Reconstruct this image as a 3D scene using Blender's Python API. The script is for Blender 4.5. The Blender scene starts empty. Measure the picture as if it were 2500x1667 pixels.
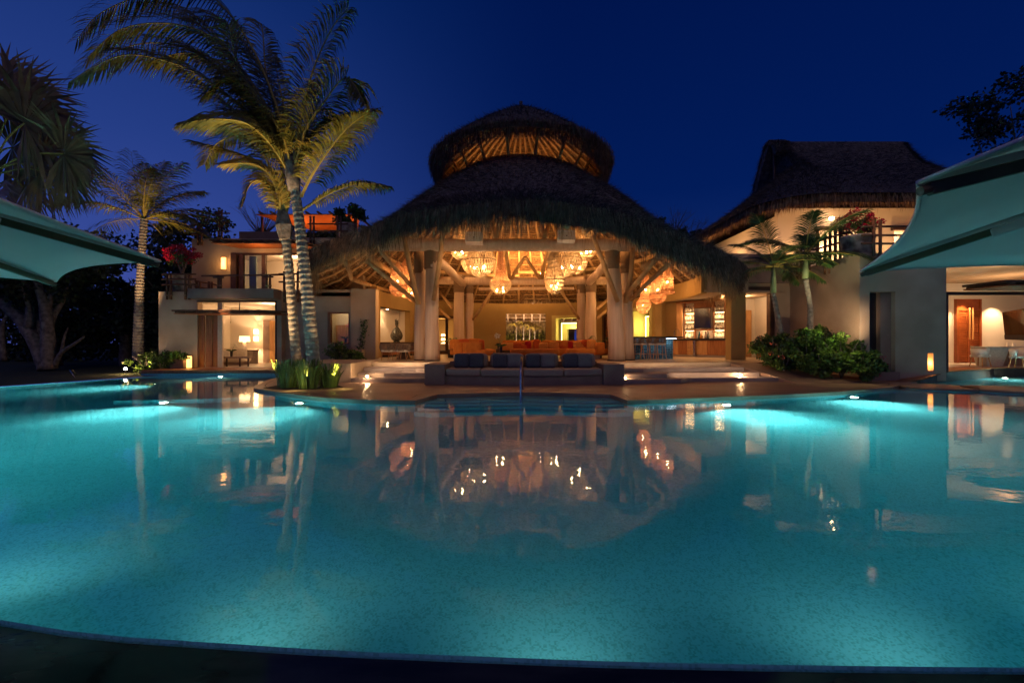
import bpy, bmesh, math, random
import numpy as np
from mathutils import Vector, Matrix, geometry
R = math.radians
rng = np.random.default_rng(7); random.seed(7)
sc = bpy.context.scene
col = sc.collection

# ---------------- camera, world, light, exposure ----------------
FPX = 1111.0; EYE = 1.63
cam = bpy.data.objects.new('camera', bpy.data.cameras.new('camera')); col.objects.link(cam)
cam.location = (0, 0, EYE); cam.rotation_euler = (R(90), 0, 0)
cam.data.sensor_width = 36; cam.data.lens = 36*FPX/2500
cam.data.clip_start = .05; cam.data.clip_end = 600
sc.camera = cam
sc.view_settings.view_transform = 'Standard'; sc.view_settings.look = 'None'
sc.view_settings.exposure = 0.0; sc.view_settings.gamma = 1
sc.cycles.use_denoising = True
sc.cycles.max_bounces = 9; sc.cycles.diffuse_bounces = 4; sc.cycles.glossy_bounces = 4
sc.cycles.transmission_bounces = 6; sc.cycles.transparent_max_bounces = 16; sc.cycles.volume_bounces = 0
sc.cycles.sample_clamp_indirect = 10.0; sc.cycles.blur_glossy = 1.0
sc.cycles.caustics_reflective = False

world = bpy.data.worlds.new('World'); sc.world = world; world.use_nodes = True
wn = world.node_tree.nodes; wl = world.node_tree.links
bg = wn['Background']
tc = wn.new('ShaderNodeTexCoord'); sx = wn.new('ShaderNodeSeparateXYZ')
wl.new(tc.outputs['Generated'], sx.inputs[0])
def wramp(stops):
    r = wn.new('ShaderNodeValToRGB'); e = r.color_ramp.elements
    while len(e) < len(stops): e.new(.5)
    for k, (p, c) in enumerate(stops): e[k].position = p; e[k].color = (*c, 1)
    wl.new(sx.outputs['Z'], r.inputs[0]); return r
rl = wramp([(0, (.050, .070, .33)), (.16, (.036, .066, .30)), (.34, (.018, .046, .23)), (.62, (.003, .022, .135)), (1, (0, .008, .07))])
rr = wramp([(0, (.018, .034, .19)), (.12, (.006, .022, .135)), (.3, (.0006, .0115, .098)), (.6, (.0002, .0075, .072)), (1, (0, .004, .05))])
mr = wn.new('ShaderNodeMapRange'); mr.inputs['From Min'].default_value = -.62; mr.inputs['From Max'].default_value = .12
mr.interpolation_type = 'SMOOTHSTEP'
wl.new(sx.outputs['X'], mr.inputs['Value'])
mx = wn.new('ShaderNodeMix'); mx.data_type = 'RGBA'
wl.new(mr.outputs[0], mx.inputs[0]); wl.new(rl.outputs[0], mx.inputs[6]); wl.new(rr.outputs[0], mx.inputs[7])
wl.new(mx.outputs[2], bg.inputs['Color']); bg.inputs['Strength'].default_value = 1.0

sun = bpy.data.objects.new('moonlight', bpy.data.lights.new('moonlight', 'SUN')); col.objects.link(sun)
sun.data.energy = .17; sun.data.angle = R(25); sun.data.color = (1, .72, .55)  # soft warm fill sun, added to lift the ambient light
sun.rotation_euler = (R(48), R(-10), R(20))

WARM = (1, .51, .19); WARM2 = (1, .60, .30); SOFT = (1, .68, .42)
GAIN = 2.9
def lamp(kind, loc, energy, color=WARM, size=.05, aim=None, cone=70, blend=.6, name='lamp_light', parent=None):
    d = bpy.data.lights.new(name, kind); d.energy = energy*GAIN; d.color = color
    if kind == 'AREA': d.size = size
    else: d.shadow_soft_size = size
    if kind == 'SPOT': d.spot_size = R(cone); d.spot_blend = blend
    o = bpy.data.objects.new(name, d); col.objects.link(o); o.location = loc; o.visible_glossy = False
    if aim is not None:
        o.rotation_euler = (Vector(aim)-Vector(loc)).to_track_quat('-Z', 'Y').to_euler()
    return o

# ---------------- materials ----------------
MATS = {}
def mat(name, c1, c2=None, rough=.7, scale=6, bump=0., bscale=None, metal=0., emit=None, es=0., island=0., spec=.5, stretch=None, detail=4, coat=0.):
    if name in MATS: return MATS[name]
    m = bpy.data.materials.new(name); m.use_nodes = True; MATS[name] = m
    nt = m.node_tree; N = nt.nodes; L = nt.links; b = N['Principled BSDF']
    b.inputs['Roughness'].default_value = rough; b.inputs['Metallic'].default_value = metal
    b.inputs['Specular IOR Level'].default_value = spec
    if coat: b.inputs['Coat Weight'].default_value = coat
    if emit is not None:
        b.inputs['Emission Color'].default_value = (*emit, 1); b.inputs['Emission Strength'].default_value = es
    c2 = c2 or tuple(x*.75 for x in c1)
    t = N.new('ShaderNodeTexCoord'); mp = N.new('ShaderNodeMapping'); L.new(t.outputs['Object'], mp.inputs[0])
    if stretch: mp.inputs['Scale'].default_value = stretch
    n = N.new('ShaderNodeTexNoise'); n.inputs['Scale'].default_value = scale; n.inputs['Detail'].default_value = detail
    L.new(mp.outputs[0], n.inputs['Vector'])
    r = N.new('ShaderNodeValToRGB'); r.color_ramp.elements[0].position = .35; r.color_ramp.elements[1].position = .68
    r.color_ramp.elements[0].color = (*c2, 1); r.color_ramp.elements[1].color = (*c1, 1)
    L.new(n.outputs['Fac'], r.inputs[0]); out = r.outputs[0]
    if island:
        g = N.new('ShaderNodeNewGeometry'); mrr = N.new('ShaderNodeMapRange')
        mrr.inputs['To Min'].default_value = 1-island; mrr.inputs['To Max'].default_value = 1+island
        L.new(g.outputs['Random Per Island'], mrr.inputs['Value'])
        v = N.new('ShaderNodeVectorMath'); v.operation = 'SCALE'
        L.new(out, v.inputs[0]); L.new(mrr.outputs[0], v.inputs['Scale']); out = v.outputs[0]
    L.new(out, b.inputs['Base Color'])
    if bump:
        n2 = N.new('ShaderNodeTexNoise'); n2.inputs['Scale'].default_value = bscale or scale*3; n2.inputs['Detail'].default_value = 5
        L.new(mp.outputs[0], n2.inputs['Vector'])
        bp = N.new('ShaderNodeBump'); bp.inputs['Strength'].default_value = bump; bp.inputs['Distance'].default_value = .03
        L.new(n2.outputs['Fac'], bp.inputs['Height']); L.new(bp.outputs[0], b.inputs['Normal'])
    return m
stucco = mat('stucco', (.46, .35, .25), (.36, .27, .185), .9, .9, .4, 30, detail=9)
stucco_in = mat('stucco_warm', (.37, .245, .095), (.32, .205, .075), .9, .8, .2, 30)
cream = mat('cream_plaster', (.62, .56, .48), (.57, .51, .43), .9, .8, .1, 25)
concrete = mat('smooth_concrete', (.33, .25, .21), (.24, .18, .15), .55, 1.5, .12, 30)
deckm = mat('polished_deck', (.34, .205, .14), (.22, .13, .085), .42, .9, .08, 12, detail=8)
floorm = mat('travertine', (.50, .38, .25), (.42, .31, .2), .35, 1.4, .05, 14)
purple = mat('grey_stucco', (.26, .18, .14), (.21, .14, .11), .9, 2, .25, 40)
thatch = mat('weathered_thatch', (.165, .135, .112), (.06, .05, .044), .95, 5, .6, 40, island=.55)
thatch_e = mat('green_grey_thatch', (.165, .105, .085), (.07, .045, .037), .95, 5, .6, 40, island=.6)
thatch_in = mat('dry_palm_lining', (.24, .125, .05), (.06, .032, .013), .9, 5, .6, 30, stretch=(1, 1, 3), island=.2)
straw = mat('straw_fringe', (.36, .24, .12), (.2, .13, .06), .9, 4, island=.5)
trunkw = mat('peeled_trunk', (.60, .44, .31), (.49, .34, .23), .65, 2.6, .45, 7, stretch=(3.2, 3.2, .22), detail=9)
pole = mat('rafter_pole', (.52, .33, .15), (.36, .21, .09), .6, 3, .2, 12)
rope = mat('rope_wrap', (.34, .22, .13), (.17, .11, .07), .95, 25, .9, 60, stretch=(1, 1, 5))
bamboo = mat('dark_bamboo', (.16, .075, .035), (.08, .035, .018), .6, 5, .1)
teak = mat('teak', (.34, .14, .05), (.22, .08, .025), .45, 3, .1, 20, stretch=(6, 6, .5))
teak_l = mat('light_teak', (.50, .27, .11), (.38, .19, .07), .5, 3, .1, 20, stretch=(5, 5, .5))
darkwood = mat('dark_wood', (.085, .045, .028), (.045, .024, .016), .5, 3, .1, 20)
woodslat = mat('orange_slats', (.42, .13, .035), (.28, .08, .02), .6, 3, .1, 20, stretch=(1, 8, 8))
canvas = mat('umbrella_canvas', (.84, .60, .58), (.78, .55, .53), .95, .8, .35, 2.5)
ribwood = mat('umbrella_rib_wood', (.16, .095, .045), (.09, .05, .025), .5, 4, .05)
metal = mat('brushed_steel', (.6, .58, .55), (.5, .48, .46), .25, 20, metal=1)
black = mat('black_metal', (.02, .018, .018), None, .5, 5)
orange = mat('orange_velvet', (.55, .17, .022), (.42, .12, .014), .9, 4, .1, 60)
orange_d = mat('deep_orange_cloth', (.5, .09, .015), (.4, .07, .012), .9, 8, .1, 60)
redc = mat('red_cloth', (.42, .012, .012), (.32, .01, .01), .9, 20)
amber = mat('amber_cloth', (.62, .27, .06), (.5, .2, .04), .9, 20, .2, 60)
taupe = mat('taupe_cloth', (.30, .22, .19), (.24, .18, .15), .95, 30, .1, 150)
slate = mat('slate_cloth', (.075, .072, .09), (.055, .052, .066), .95, 30, .2, 150)
slate_l = mat('grey_cloth', (.17, .145, .15), (.13, .11, .115), .95, 30, .2, 150)
linen = mat('linen', (.60, .53, .44), (.5, .44, .36), .95, 10, .1, 60)
white = mat('white_plastic', (.62, .58, .54), None, .5, 3)
netm = mat('woven_net', (.62, .46, .26), (.46, .33, .18), .8, 8)
gauze = mat('orange_gauze', (.55, .24, .09), (.4, .16, .06), .9, 30, .5, 80)
bulbm = mat('bulb', (1, .8, .5), None, .5, 1, emit=(1, .60, .28), es=420)
glowm = mat('sconce_glow', (1, .7, .3), None, .5, 14, emit=(1, .47, .12), es=3.2)
shade = mat('lamp_shade_glow', (1, .8, .6), None, .5, 1, emit=(1, .66, .33), es=2.6)
strip = mat('led_strip', (1, .9, .7), None, .5, 1, emit=(1, .62, .25), es=7)
strip_y = mat('yellow_led', (1, .9, .4), None, .5, 1, emit=(1, .80, .30), es=5)
yellow = mat('chartreuse_paint', (.55, .48, .20), (.5, .43, .17), .8, 2)
glassd = mat('dark_screen', (.012, .012, .014), None, .12, 2, spec=.8)
tvm = mat('glossy_screen', (.02, .017, .011), (.014, .012, .008), .15, 1)
coconut = mat('palm_leaf', (.15, .13, .022), (.06, .062, .012), .5, 3, island=.5)
coconut_y = mat('yellow_palm_leaf', (.26, .19, .035), (.16, .12, .025), .5, 3, island=.4)
redteak = mat('red_teak', (.30, .08, .022), (.20, .05, .014), .45, 3, .1, 20)
fanleaf = mat('fan_palm_leaf', (.20, .10, .04), (.08, .045, .018), .5, 2, island=.3)
rachis = mat('palm_rachis', (.34, .26, .06), (.22, .17, .04), .5, 4)
palmtr = mat('palm_bark', (.30, .25, .20), (.17, .14, .11), .9, 9, .6, 30)
palmtr_d = mat('palm_bark_scar', (.06, .05, .04), None, .95, 9, .6, 30)
bark = mat('tree_bark', (.24, .20, .18), (.09, .075, .065), .95, 5, .8, 15)
treeleaf = mat('tree_leaf', (.028, .045, .016), (.014, .024, .009), .6, 1, island=.6)
bushleaf = mat('bush_leaf', (.09, .16, .02), (.03, .06, .012), .45, 2, island=.6)
grassb = mat('blade_grass', (.12, .17, .03), (.05, .08, .015), .5, 3, island=.5)
adonl = mat('feather_palm_leaf', (.05, .10, .025), (.03, .06, .015), .45, 3, island=.4)
crownsh = mat('crownshaft', (.22, .26, .13), (.15, .18, .08), .5, 4)
boug = mat('crimson_bract', (.5, .012, .045), (.32, .006, .03), .7, 3, island=.5)
coral = mat('coral_flower', (.6, .12, .05), None, .7, 3, island=.3)
potm = mat('mottled_stone', (.40, .33, .29), (.12, .08, .06), .9, 3.2, .4, 10)
ceram = mat('dark_glazed_tile', (.16, .17, .15), (.05, .05, .05), .2, 14)
lawnm = mat('lawn', (.035, .045, .012), (.02, .028, .008), .95, 8, .5, 60)
soil = mat('soil', (.05, .035, .02), None, .95, 6, .5)
wet = mat('wet_dark_stone', (.05, .05, .04), (.008, .008, .008), .10, 2.2, .5, 1.3, spec=.7, stretch=(.6, 2.5, 2.5))
cord = mat('wire', (.03, .025, .02), None, .6, 5)
bottlem = mat('clear_bottle', (.55, .5, .4), (.45, .4, .3), .1, 8, spec=.8)
blueglass = mat('teal_bottle', (.03, .12, .16), None, .15, 8)
pinkm = mat('pink_orchid', (.7, .16, .35), None, .7, 8)
whitef = mat('white_orchid', (.8, .74, .6), None, .7, 8)

# pool tile: small mosaic squares of two teals
tile = bpy.data.materials.new('pool_mosaic'); tile.use_nodes = True
N = tile.node_tree.nodes; L = tile.node_tree.links; b = N['Principled BSDF']
t = N.new('ShaderNodeTexCoord'); sn = N.new('ShaderNodeVectorMath'); sn.operation = 'SNAP'
sn.inputs[1].default_value = (.015, .015, .015); L.new(t.outputs['Object'], sn.inputs[0])
w = N.new('ShaderNodeTexWhiteNoise'); w.noise_dimensions = '3D'; L.new(sn.outputs[0], w.inputs['Vector'])
n = N.new('ShaderNodeTexNoise'); n.inputs['Scale'].default_value = 16; L.new(t.outputs['Object'], n.inputs['Vector'])
ad = N.new('ShaderNodeMath'); ad.operation = 'ADD'; L.new(w.outputs['Value'], ad.inputs[0]); L.new(n.outputs['Fac'], ad.inputs[1])
r = N.new('ShaderNodeValToRGB'); r.color_ramp.interpolation = 'LINEAR'
for k, (p, c) in enumerate([(.50, (.14, .47, .50)), (1.1, (.24, .66, .73))]):
    r.color_ramp.elements[k].position = p; r.color_ramp.elements[k].color = (*c, 1)
L.new(ad.outputs[0], r.inputs[0]); L.new(r.outputs[0], b.inputs['Base Color']); b.inputs['Roughness'].default_value = .6
# blue bar tile
btile = bpy.data.materials.new('blue_glass_tile'); btile.use_nodes = True
N = btile.node_tree.nodes; L = btile.node_tree.links; b = N['Principled BSDF']
t = N.new('ShaderNodeTexCoord'); br = N.new('ShaderNodeTexBrick'); br.offset = 0
mpb = N.new('ShaderNodeMapping'); mpb.inputs['Rotation'].default_value = (R(90), 0, 0); L.new(t.outputs['Object'], mpb.inputs[0])
L.new(mpb.outputs[0], br.inputs['Vector']); br.inputs['Scale'].default_value = 1
br.inputs['Brick Width'].default_value = .09; br.inputs['Row Height'].default_value = .09; br.inputs['Mortar Size'].default_value = .012
br.inputs['Color1'].default_value = (.03, .11, .17, 1); br.inputs['Color2'].default_value = (.14, .30, .36, 1); br.inputs['Mortar'].default_value = (.012, .015, .02, 1)
L.new(br.outputs['Color'], b.inputs['Base Color']); b.inputs['Roughness'].default_value = .2
# water
water = bpy.data.materials.new('pool_water'); water.use_nodes = True
N = water.node_tree.nodes; L = water.node_tree.links; N.remove(N['Principled BSDF'])
gl = N.new('ShaderNodeBsdfGlass'); gl.inputs['IOR'].default_value = 1.33; gl.inputs['Roughness'].default_value = .022
va = N.new('ShaderNodeVolumeAbsorption'); va.inputs['Color'].default_value = (.0, .81, .86, 1); va.inputs['Density'].default_value = .32
t = N.new('ShaderNodeTexCoord'); mp = N.new('ShaderNodeMapping'); mp.inputs['Scale'].default_value = (1, 1.6, 1)
n = N.new('ShaderNodeTexNoise'); n.inputs['Scale'].default_value = 2.2; n.inputs['Detail'].default_value = 3
bp = N.new('ShaderNodeBump'); bp.inputs['Strength'].default_value = .045; bp.inputs['Distance'].default_value = .05
L.new(t.outputs['Object'], mp.inputs[0]); L.new(mp.outputs[0], n.inputs['Vector']); L.new(n.outputs['Fac'], bp.inputs['Height']); L.new(bp.outputs[0], gl.inputs['Normal'])
L.new(gl.outputs[0], N['Material Output'].inputs['Surface']); L.new(va.outputs[0], N['Material Output'].inputs['Volume'])
# clear glass
glass = bpy.data.materials.new('window_glass'); glass.use_nodes = True
N = glass.node_tree.nodes; L = glass.node_tree.links; N.remove(N['Principled BSDF'])
tr = N.new('ShaderNodeBsdfTransparent'); tr.inputs[0].default_value = (.8, .86, .84, 1); g2 = N.new('ShaderNodeBsdfGlossy'); g2.inputs['Roughness'].default_value = .03
ms = N.new('ShaderNodeMixShader'); fr = N.new('ShaderNodeFresnel'); L.new(fr.outputs[0], ms.inputs[0]); L.new(tr.outputs[0], ms.inputs[1]); L.new(g2.outputs[0], ms.inputs[2])
L.new(ms.outputs[0], N['Material Output'].inputs['Surface'])
# fine woven gauze: real holes by pattern
def lace(name, c, scale, fill):
    m = bpy.data.materials.new(name); m.use_nodes = True
    N = m.node_tree.nodes; L = m.node_tree.links; p = N['Principled BSDF']; p.inputs['Base Color'].default_value = (*c, 1); p.inputs['Roughness'].default_value = .9
    tr = N.new('ShaderNodeBsdfTransparent'); tl = N.new('ShaderNodeBsdfTranslucent'); tl.inputs[0].default_value = (*c, 1)
    a = N.new('ShaderNodeMixShader'); a.inputs[0].default_value = .5; L.new(p.outputs[0], a.inputs[1]); L.new(tl.outputs[0], a.inputs[2])
    t = N.new('ShaderNodeTexCoord'); v = N.new('ShaderNodeTexVoronoi'); v.inputs['Scale'].default_value = scale; L.new(t.outputs['Object'], v.inputs['Vector'])
    g = N.new('ShaderNodeMath'); g.operation = 'GREATER_THAN'; g.inputs[1].default_value = fill; L.new(v.outputs['Distance'], g.inputs[0])
    ms = N.new('ShaderNodeMixShader'); L.new(g.outputs[0], ms.inputs[0]); L.new(tr.outputs[0], ms.inputs[1]); L.new(a.outputs[0], ms.inputs[2])
    L.new(ms.outputs[0], N['Material Output'].inputs['Surface']); return m
gauze_l = lace('woven_gauze', (.52, .27, .14), 22, .40)
# ---------------- geometry helpers ----------------
def V(*a): return Vector(a)
def at(px, py, Y): return Vector(((px-1250)*Y/FPX, Y, EYE-(py-833)*Y/FPX))
class MB:
    def __init__(s): s.v = []; s.f = []; s.n = 0
    def add(s, vs, fs):
        s.v.extend([tuple(p) for p in vs]); s.f.extend([tuple(i+s.n for i in f) for f in fs]); s.n += len(vs); return s
    def box(s, x0, x1, y0, y1, z0, z1):
        vs = [(x, y, z) for z in (z0, z1) for y in (y0, y1) for x in (x0, x1)]
        return s.add(vs, [(0, 2, 3, 1), (4, 5, 7, 6), (0, 1, 5, 4), (2, 6, 7, 3), (0, 4, 6, 2), (1, 3, 7, 5)])
    def obox(s, c, size, rz=0, rx=0, ry=0):
        M = Matrix.Translation(c) @ Matrix.Rotation(rz, 4, 'Z') @ Matrix.Rotation(rx, 4, 'X') @ Matrix.Rotation(ry, 4, 'Y')
        a, b_, c_ = size[0]/2, size[1]/2, size[2]/2
        vs = [M @ Vector((x, y, z)) for z in (-c_, c_) for y in (-b_, b_) for x in (-a, a)]
        return s.add(vs, [(0, 2, 3, 1), (4, 5, 7, 6), (0, 1, 5, 4), (2, 6, 7, 3), (0, 4, 6, 2), (1, 3, 7, 5)])
    def tube(s, pts, r, n=8, cap=True, wob=0):
        pts = [Vector(p) for p in pts]; m = len(pts)
        rs = r if isinstance(r, (list, tuple)) else [r]*m
        if len(rs) == 2 and m > 2: rs = [rs[0]+(rs[1]-rs[0])*i/(m-1) for i in range(m)]
        vs = []
        prev = None
        for i, p in enumerate(pts):
            T = (pts[min(i+1, m-1)]-pts[max(i-1, 0)]).normalized()
            if prev is None:
                A = T.cross(Vector((0, 0, 1)));
                if A.length < .05: A = T.cross(Vector((0, 1, 0)))
            else: A = prev-T*prev.dot(T)
            A.normalize(); B = T.cross(A); prev = A
            for k in range(n):
                a = 2*math.pi*k/n; rr = rs[i]*(1+(random.uniform(-wob, wob) if wob else 0))
                vs.append(p+(A*math.cos(a)+B*math.sin(a))*rr)
        fs = [(i*n+k, i*n+(k+1) % n, (i+1)*n+(k+1) % n, (i+1)*n+k) for i in range(m-1) for k in range(n)]
        if cap: fs += [tuple(range(n-1, -1, -1)), tuple((m-1)*n+k for k in range(n))]
        return s.add(vs, fs)
    def lathe(s, prof, c=(0, 0, 0), n=20, cap=False):
        vs = [(c[0]+r*math.cos(2*math.pi*k/n), c[1]+r*math.sin(2*math.pi*k/n), c[2]+z) for r, z in prof for k in range(n)]
        fs = [(i*n+k, i*n+(k+1) % n, (i+1)*n+(k+1) % n, (i+1)*n+k) for i in range(len(prof)-1) for k in range(n)]
        if cap: fs += [tuple(range(n-1, -1, -1)), tuple((len(prof)-1)*n+k for k in range(n))]
        return s.add(vs, fs)
    def prism(s, poly, z0, z1):
        n = len(poly)
        if sum(poly[i][0]*poly[(i+1) % n][1]-poly[(i+1) % n][0]*poly[i][1] for i in range(n)) < 0: poly = poly[::-1]
        vs = [(p[0], p[1], z0) for p in poly]+[(p[0], p[1], z1) for p in poly]
        fs = [(i, (i+1) % n, n+(i+1) % n, n+i) for i in range(n)]+[tuple(range(n-1, -1, -1)), tuple(range(n, 2*n))]
        return s.add(vs, fs)
    def cushion(s, c, size, rz=0, rx=0, e=.35, pillow=False, n=16, m=10):
        M = Matrix.Translation(c) @ Matrix.Rotation(rz, 4, 'Z') @ Matrix.Rotation(rx, 4, 'X')
        sg = lambda x, p: math.copysign(abs(x)**p, x)
        vs = []
        for j in range(m+1):
            th = -math.pi/2+math.pi*j/m
            for k in range(n):
                ph = 2*math.pi*k/n
                if pillow:   # square pillow standing in XZ, thin in Y, pinched corners
                    u = sg(math.cos(ph), .42); w_ = sg(math.sin(ph), .42); q = math.cos(th)
                    pin = 1-.10*(1-abs(abs(u)-abs(w_)))*0-.08*(1-min(abs(u), abs(w_)))
                    vs.append(M @ Vector((size[0]/2*u*sg(q, .35)*pin, size[1]/2*sg(math.sin(th), .9), size[2]/2*w_*sg(q, .35)*pin)))
                else:
                    vs.append(M @ Vector((size[0]/2*sg(math.cos(th), e)*sg(math.cos(ph), e), size[1]/2*sg(math.cos(th), e)*sg(math.sin(ph), e), size[2]/2*sg(math.sin(th), e))))
        fs = [(j*n+k, j*n+(k+1) % n, (j+1)*n+(k+1) % n, (j+1)*n+k) for j in range(m) for k in range(n)]
        return s.add(vs, fs)
    def build(s, name, m, parent=None, smooth=False, bevel=0):
        me = bpy.data.meshes.new(name); me.from_pydata(s.v, [], s.f); me.materials.append(m)
        if smooth: me.polygons.foreach_set('use_smooth', [True]*len(me.polygons))
        o = bpy.data.objects.new(name, me); col.objects.link(o)
        if parent is not None:
            o.parent = parent; loc = parent_world(parent); o.location = -loc
        if bevel:
            bm_ = o.modifiers.new('b', 'BEVEL'); bm_.width = bevel; bm_.segments = 2; bm_.limit_method = 'ANGLE'
        me.update(); return o
def parent_world(o):
    l = Vector(o.location)
    return l+parent_world(o.parent) if o.parent else l
def npmesh(name, verts, nv, m, parent=None):
    """verts: (k*nv,3) array, faces of nv verts each"""
    k = len(verts)//nv; me = bpy.data.meshes.new(name)
    me.vertices.add(len(verts)); me.vertices.foreach_set('co', np.ascontiguousarray(verts, dtype=np.float32).ravel())
    me.loops.add(k*nv); me.loops.foreach_set('vertex_index', np.arange(k*nv, dtype=np.int32))
    me.polygons.add(k); me.polygons.foreach_set('loop_start', np.arange(0, k*nv, nv, dtype=np.int32))
    me.update(calc_edges=True); me.materials.append(m)
    o = bpy.data.objects.new(name, me); col.objects.link(o)
    if parent is not None: o.parent = parent; o.location = -parent_world(parent)
    return o
def tag(o, label=None, cat=None, group=None, kind=None):
    if label: o['label'] = label
    if cat: o['category'] = cat
    if group: o['group'] = group
    if kind: o['kind'] = kind
    return o
def thing(name, label, cat, loc, group=None):
    o = bpy.data.objects.new(name, None); col.objects.link(o); o.location = loc; o.empty_display_size = .2
    return tag(o, label, cat, group)
def kids(o): return [c for c in col.objects if c.parent == o]
def dup(root, loc, rz=0, label=None, scale=1):
    r_ = root.copy(); col.objects.link(r_); r_.location = loc; r_.rotation_euler = (0, 0, rz); r_.scale = (scale,)*3
    if label: r_['label'] = label
    for ch in kids(root):
        c = ch.copy(); col.objects.link(c); c.parent = r_
        for g in kids(ch):
            d = g.copy(); col.objects.link(d); d.parent = c
    return r_
def spline(pts, k=8, closed=False):
    P = [Vector(p) for p in pts]; n = len(P); out = []
    rg = range(n if closed else n-1)
    for i in rg:
        p0 = P[(i-1) % n] if closed or i > 0 else P[0]; p1 = P[i]; p2 = P[(i+1) % n]; p3 = P[(i+2) % n] if closed or i+2 < n else P[-1]
        for j in range(k):
            t = j/k; t2 = t*t; t3 = t2*t
            out.append(.5*((2*p1)+(p2-p0)*t+(2*p0-5*p1+4*p2-p3)*t2+(3*p1-p0-3*p2+p3)*t3))
    if not closed: out.append(P[-1])
    return out
def cells(mb, x0, x1, z0, z1, holes, put):
    xs = sorted({x0, x1, *[h[0] for h in holes], *[h[1] for h in holes]}); zs = sorted({z0, z1, *[h[2] for h in holes], *[h[3] for h in holes]})
    xs = [x for x in xs if x0 <= x <= x1]; zs = [z for z in zs if z0 <= z <= z1]
    for i in range(len(xs)-1):
        run = None
        for j in range(len(zs)-1):
            cx = (xs[i]+xs[i+1])/2; cz = (zs[j]+zs[j+1])/2
            solid = not any(h[0] < cx < h[1] and h[2] < cz < h[3] for h in holes)
            if solid:
                run = (run[0], zs[j+1]) if run else (zs[j], zs[j+1])
            if (not solid or j == len(zs)-2) and run:
                put(xs[i], xs[i+1], run[0], run[1]); run = None
def wallx(x0, x1, y0, y1, z0, z1, holes=()):
    mb = MB(); cells(mb, x0, x1, z0, z1, holes, lambda a, b_, c, d: mb.box(a, b_, y0, y1, c, d)); return mb
def blades(P, D, Wd, Ln, bend=0.0):
    """tapered triangles from root P along D"""
    n = len(P); D = D/np.linalg.norm(D, axis=1, keepdims=True)
    S = np.cross(D, rng.normal(size=(n, 3))); S /= np.linalg.norm(S, axis=1, keepdims=True)
    Wd = np.broadcast_to(Wd, n)[:, None]; Ln = np.broadcast_to(Ln, n)[:, None]
    out = np.stack([P-S*Wd/2, P+S*Wd/2, P+D*Ln], 1)
    return out.reshape(-1, 3)
def leafquads(C, L_, W_, D=None):
    n = len(C)
    if D is None: D = rng.normal(size=(n, 3))
    D = D/np.linalg.norm(D, axis=1, keepdims=True)
    S = np.cross(D, rng.normal(size=(n, 3))); S /= np.linalg.norm(S, axis=1, keepdims=True)
    L_ = (L_*rng.uniform(.6, 1.25, n))[:, None]; W_ = W_
    return np.stack([C, C+D*L_*.5+S*L_*W_, C+D*L_, C+D*L_*.5-S*L_*W_], 1).reshape(-1, 3)
def blobpts(n, c, r, shell=.45):
    d = rng.normal(size=(n, 3)); d /= np.linalg.norm(d, axis=1, keepdims=True)
    rad = rng.uniform(shell, 1, n)**.6
    return np.array(c)+d*rad[:, None]*np.array(r)
def clumps(n, c, r, k, cr):
    """leaf centres in k clumps spread over an ellipsoid"""
    cc = blobpts(k, c, r, .3); out = []
    for q in cc:
        s_ = cr*rng.uniform(.5, 1.2); out.append(blobpts(max(3, n//k), q, (s_, s_, s_*.7), .2))
    return np.concatenate(out)

# ---------------- ground, pool ----------------
far = [(-16.4, 21.4), (-10.9, 21.9)]
isl = [(-10.9, 21.9), (-10.2, 20.3), (-9.95, 18.7), (-9.35, 16.9), (-8.75, 15.4), (-7.7, 14.4), (-5.8, 12.95), (-4.3, 12.25), (-2.55, 12.0)]
rt = [(3.05, 12.0), (5.8, 12.7), (9.4, 13.8), (12.9, 15.45)]
isl_s = [(p.x, p.y) for p in spline([(x, y, 0) for x, y in isl], 4)]
notch = [(-2.2, 13.4), (.35, 13.95), (2.9, 13.4)]
notch_s = [(p.x, p.y) for p in spline([(x, y, 0) for x, y in notch], 4)]
rt_s = [(p.x, p.y) for p in spline([(x, y, 0) for x, y in rt], 4)]
right = [(14.4, 16.7), (15.7, 17.6), (20.2, 19.9), (22.4, 21.2), (27, 21.2), (28, 17), (24, 9), (16, 4), (9, 2.5)]
near = [(5, 2.27), (2.55, 2.27), (.93, 2.30), (0, 2.34), (-1.43, 2.44), (-2.98, 2.66), (-6, 3.5), (-12, 7), (-17, 11.5), (-18.4, 14.5), (-18.2, 16.2)]
near_s = [(p.x, p.y) for p in spline([(x, y, 0) for x, y in near], 4)]
pool = far+isl_s[1:]+notch_s+rt_s+right+near_s
def offset(poly, d):
    n = len(poly); A = sum(poly[i][0]*poly[(i+1) % n][1]-poly[(i+1) % n][0]*poly[i][1] for i in range(n)); sg = 1 if A > 0 else -1
    out = []
    for i in range(n):
        a, b_, c = Vector(poly[i-1]), Vector(poly[i]), Vector(poly[(i+1) % n])
        e1 = (b_-a).normalized(); e2 = (c-b_).normalized(); n1 = Vector((e1.y, -e1.x))*sg; n2 = Vector((e2.y, -e2.x))*sg
        m_ = (n1+n2); m_ = m_.normalized()/max(.5, math.sqrt((1+n1.dot(n2))/2)) if m_.length > .01 else n1
        out.append((b_.x+m_.x*d, b_.y+m_.y*d))
    return out
PD = -1.35
wb = MB().prism(offset(pool, .036), -1.42, 0.0).build('pool_water', water); tag(wb, kind='structure')
pw = offset(pool, .02); m_ = MB(); n_ = len(pw)
m_.add([(x, y, PD-.1) for x, y in pw]+[(x, y, .02) for x, y in pw], [(i, (i+1) % n_, n_+(i+1) % n_, n_+i) for i in range(n_)])
m_.add([(x, y, PD) for x, y in offset(pool, .035)], [tuple(range(n_))])
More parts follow.
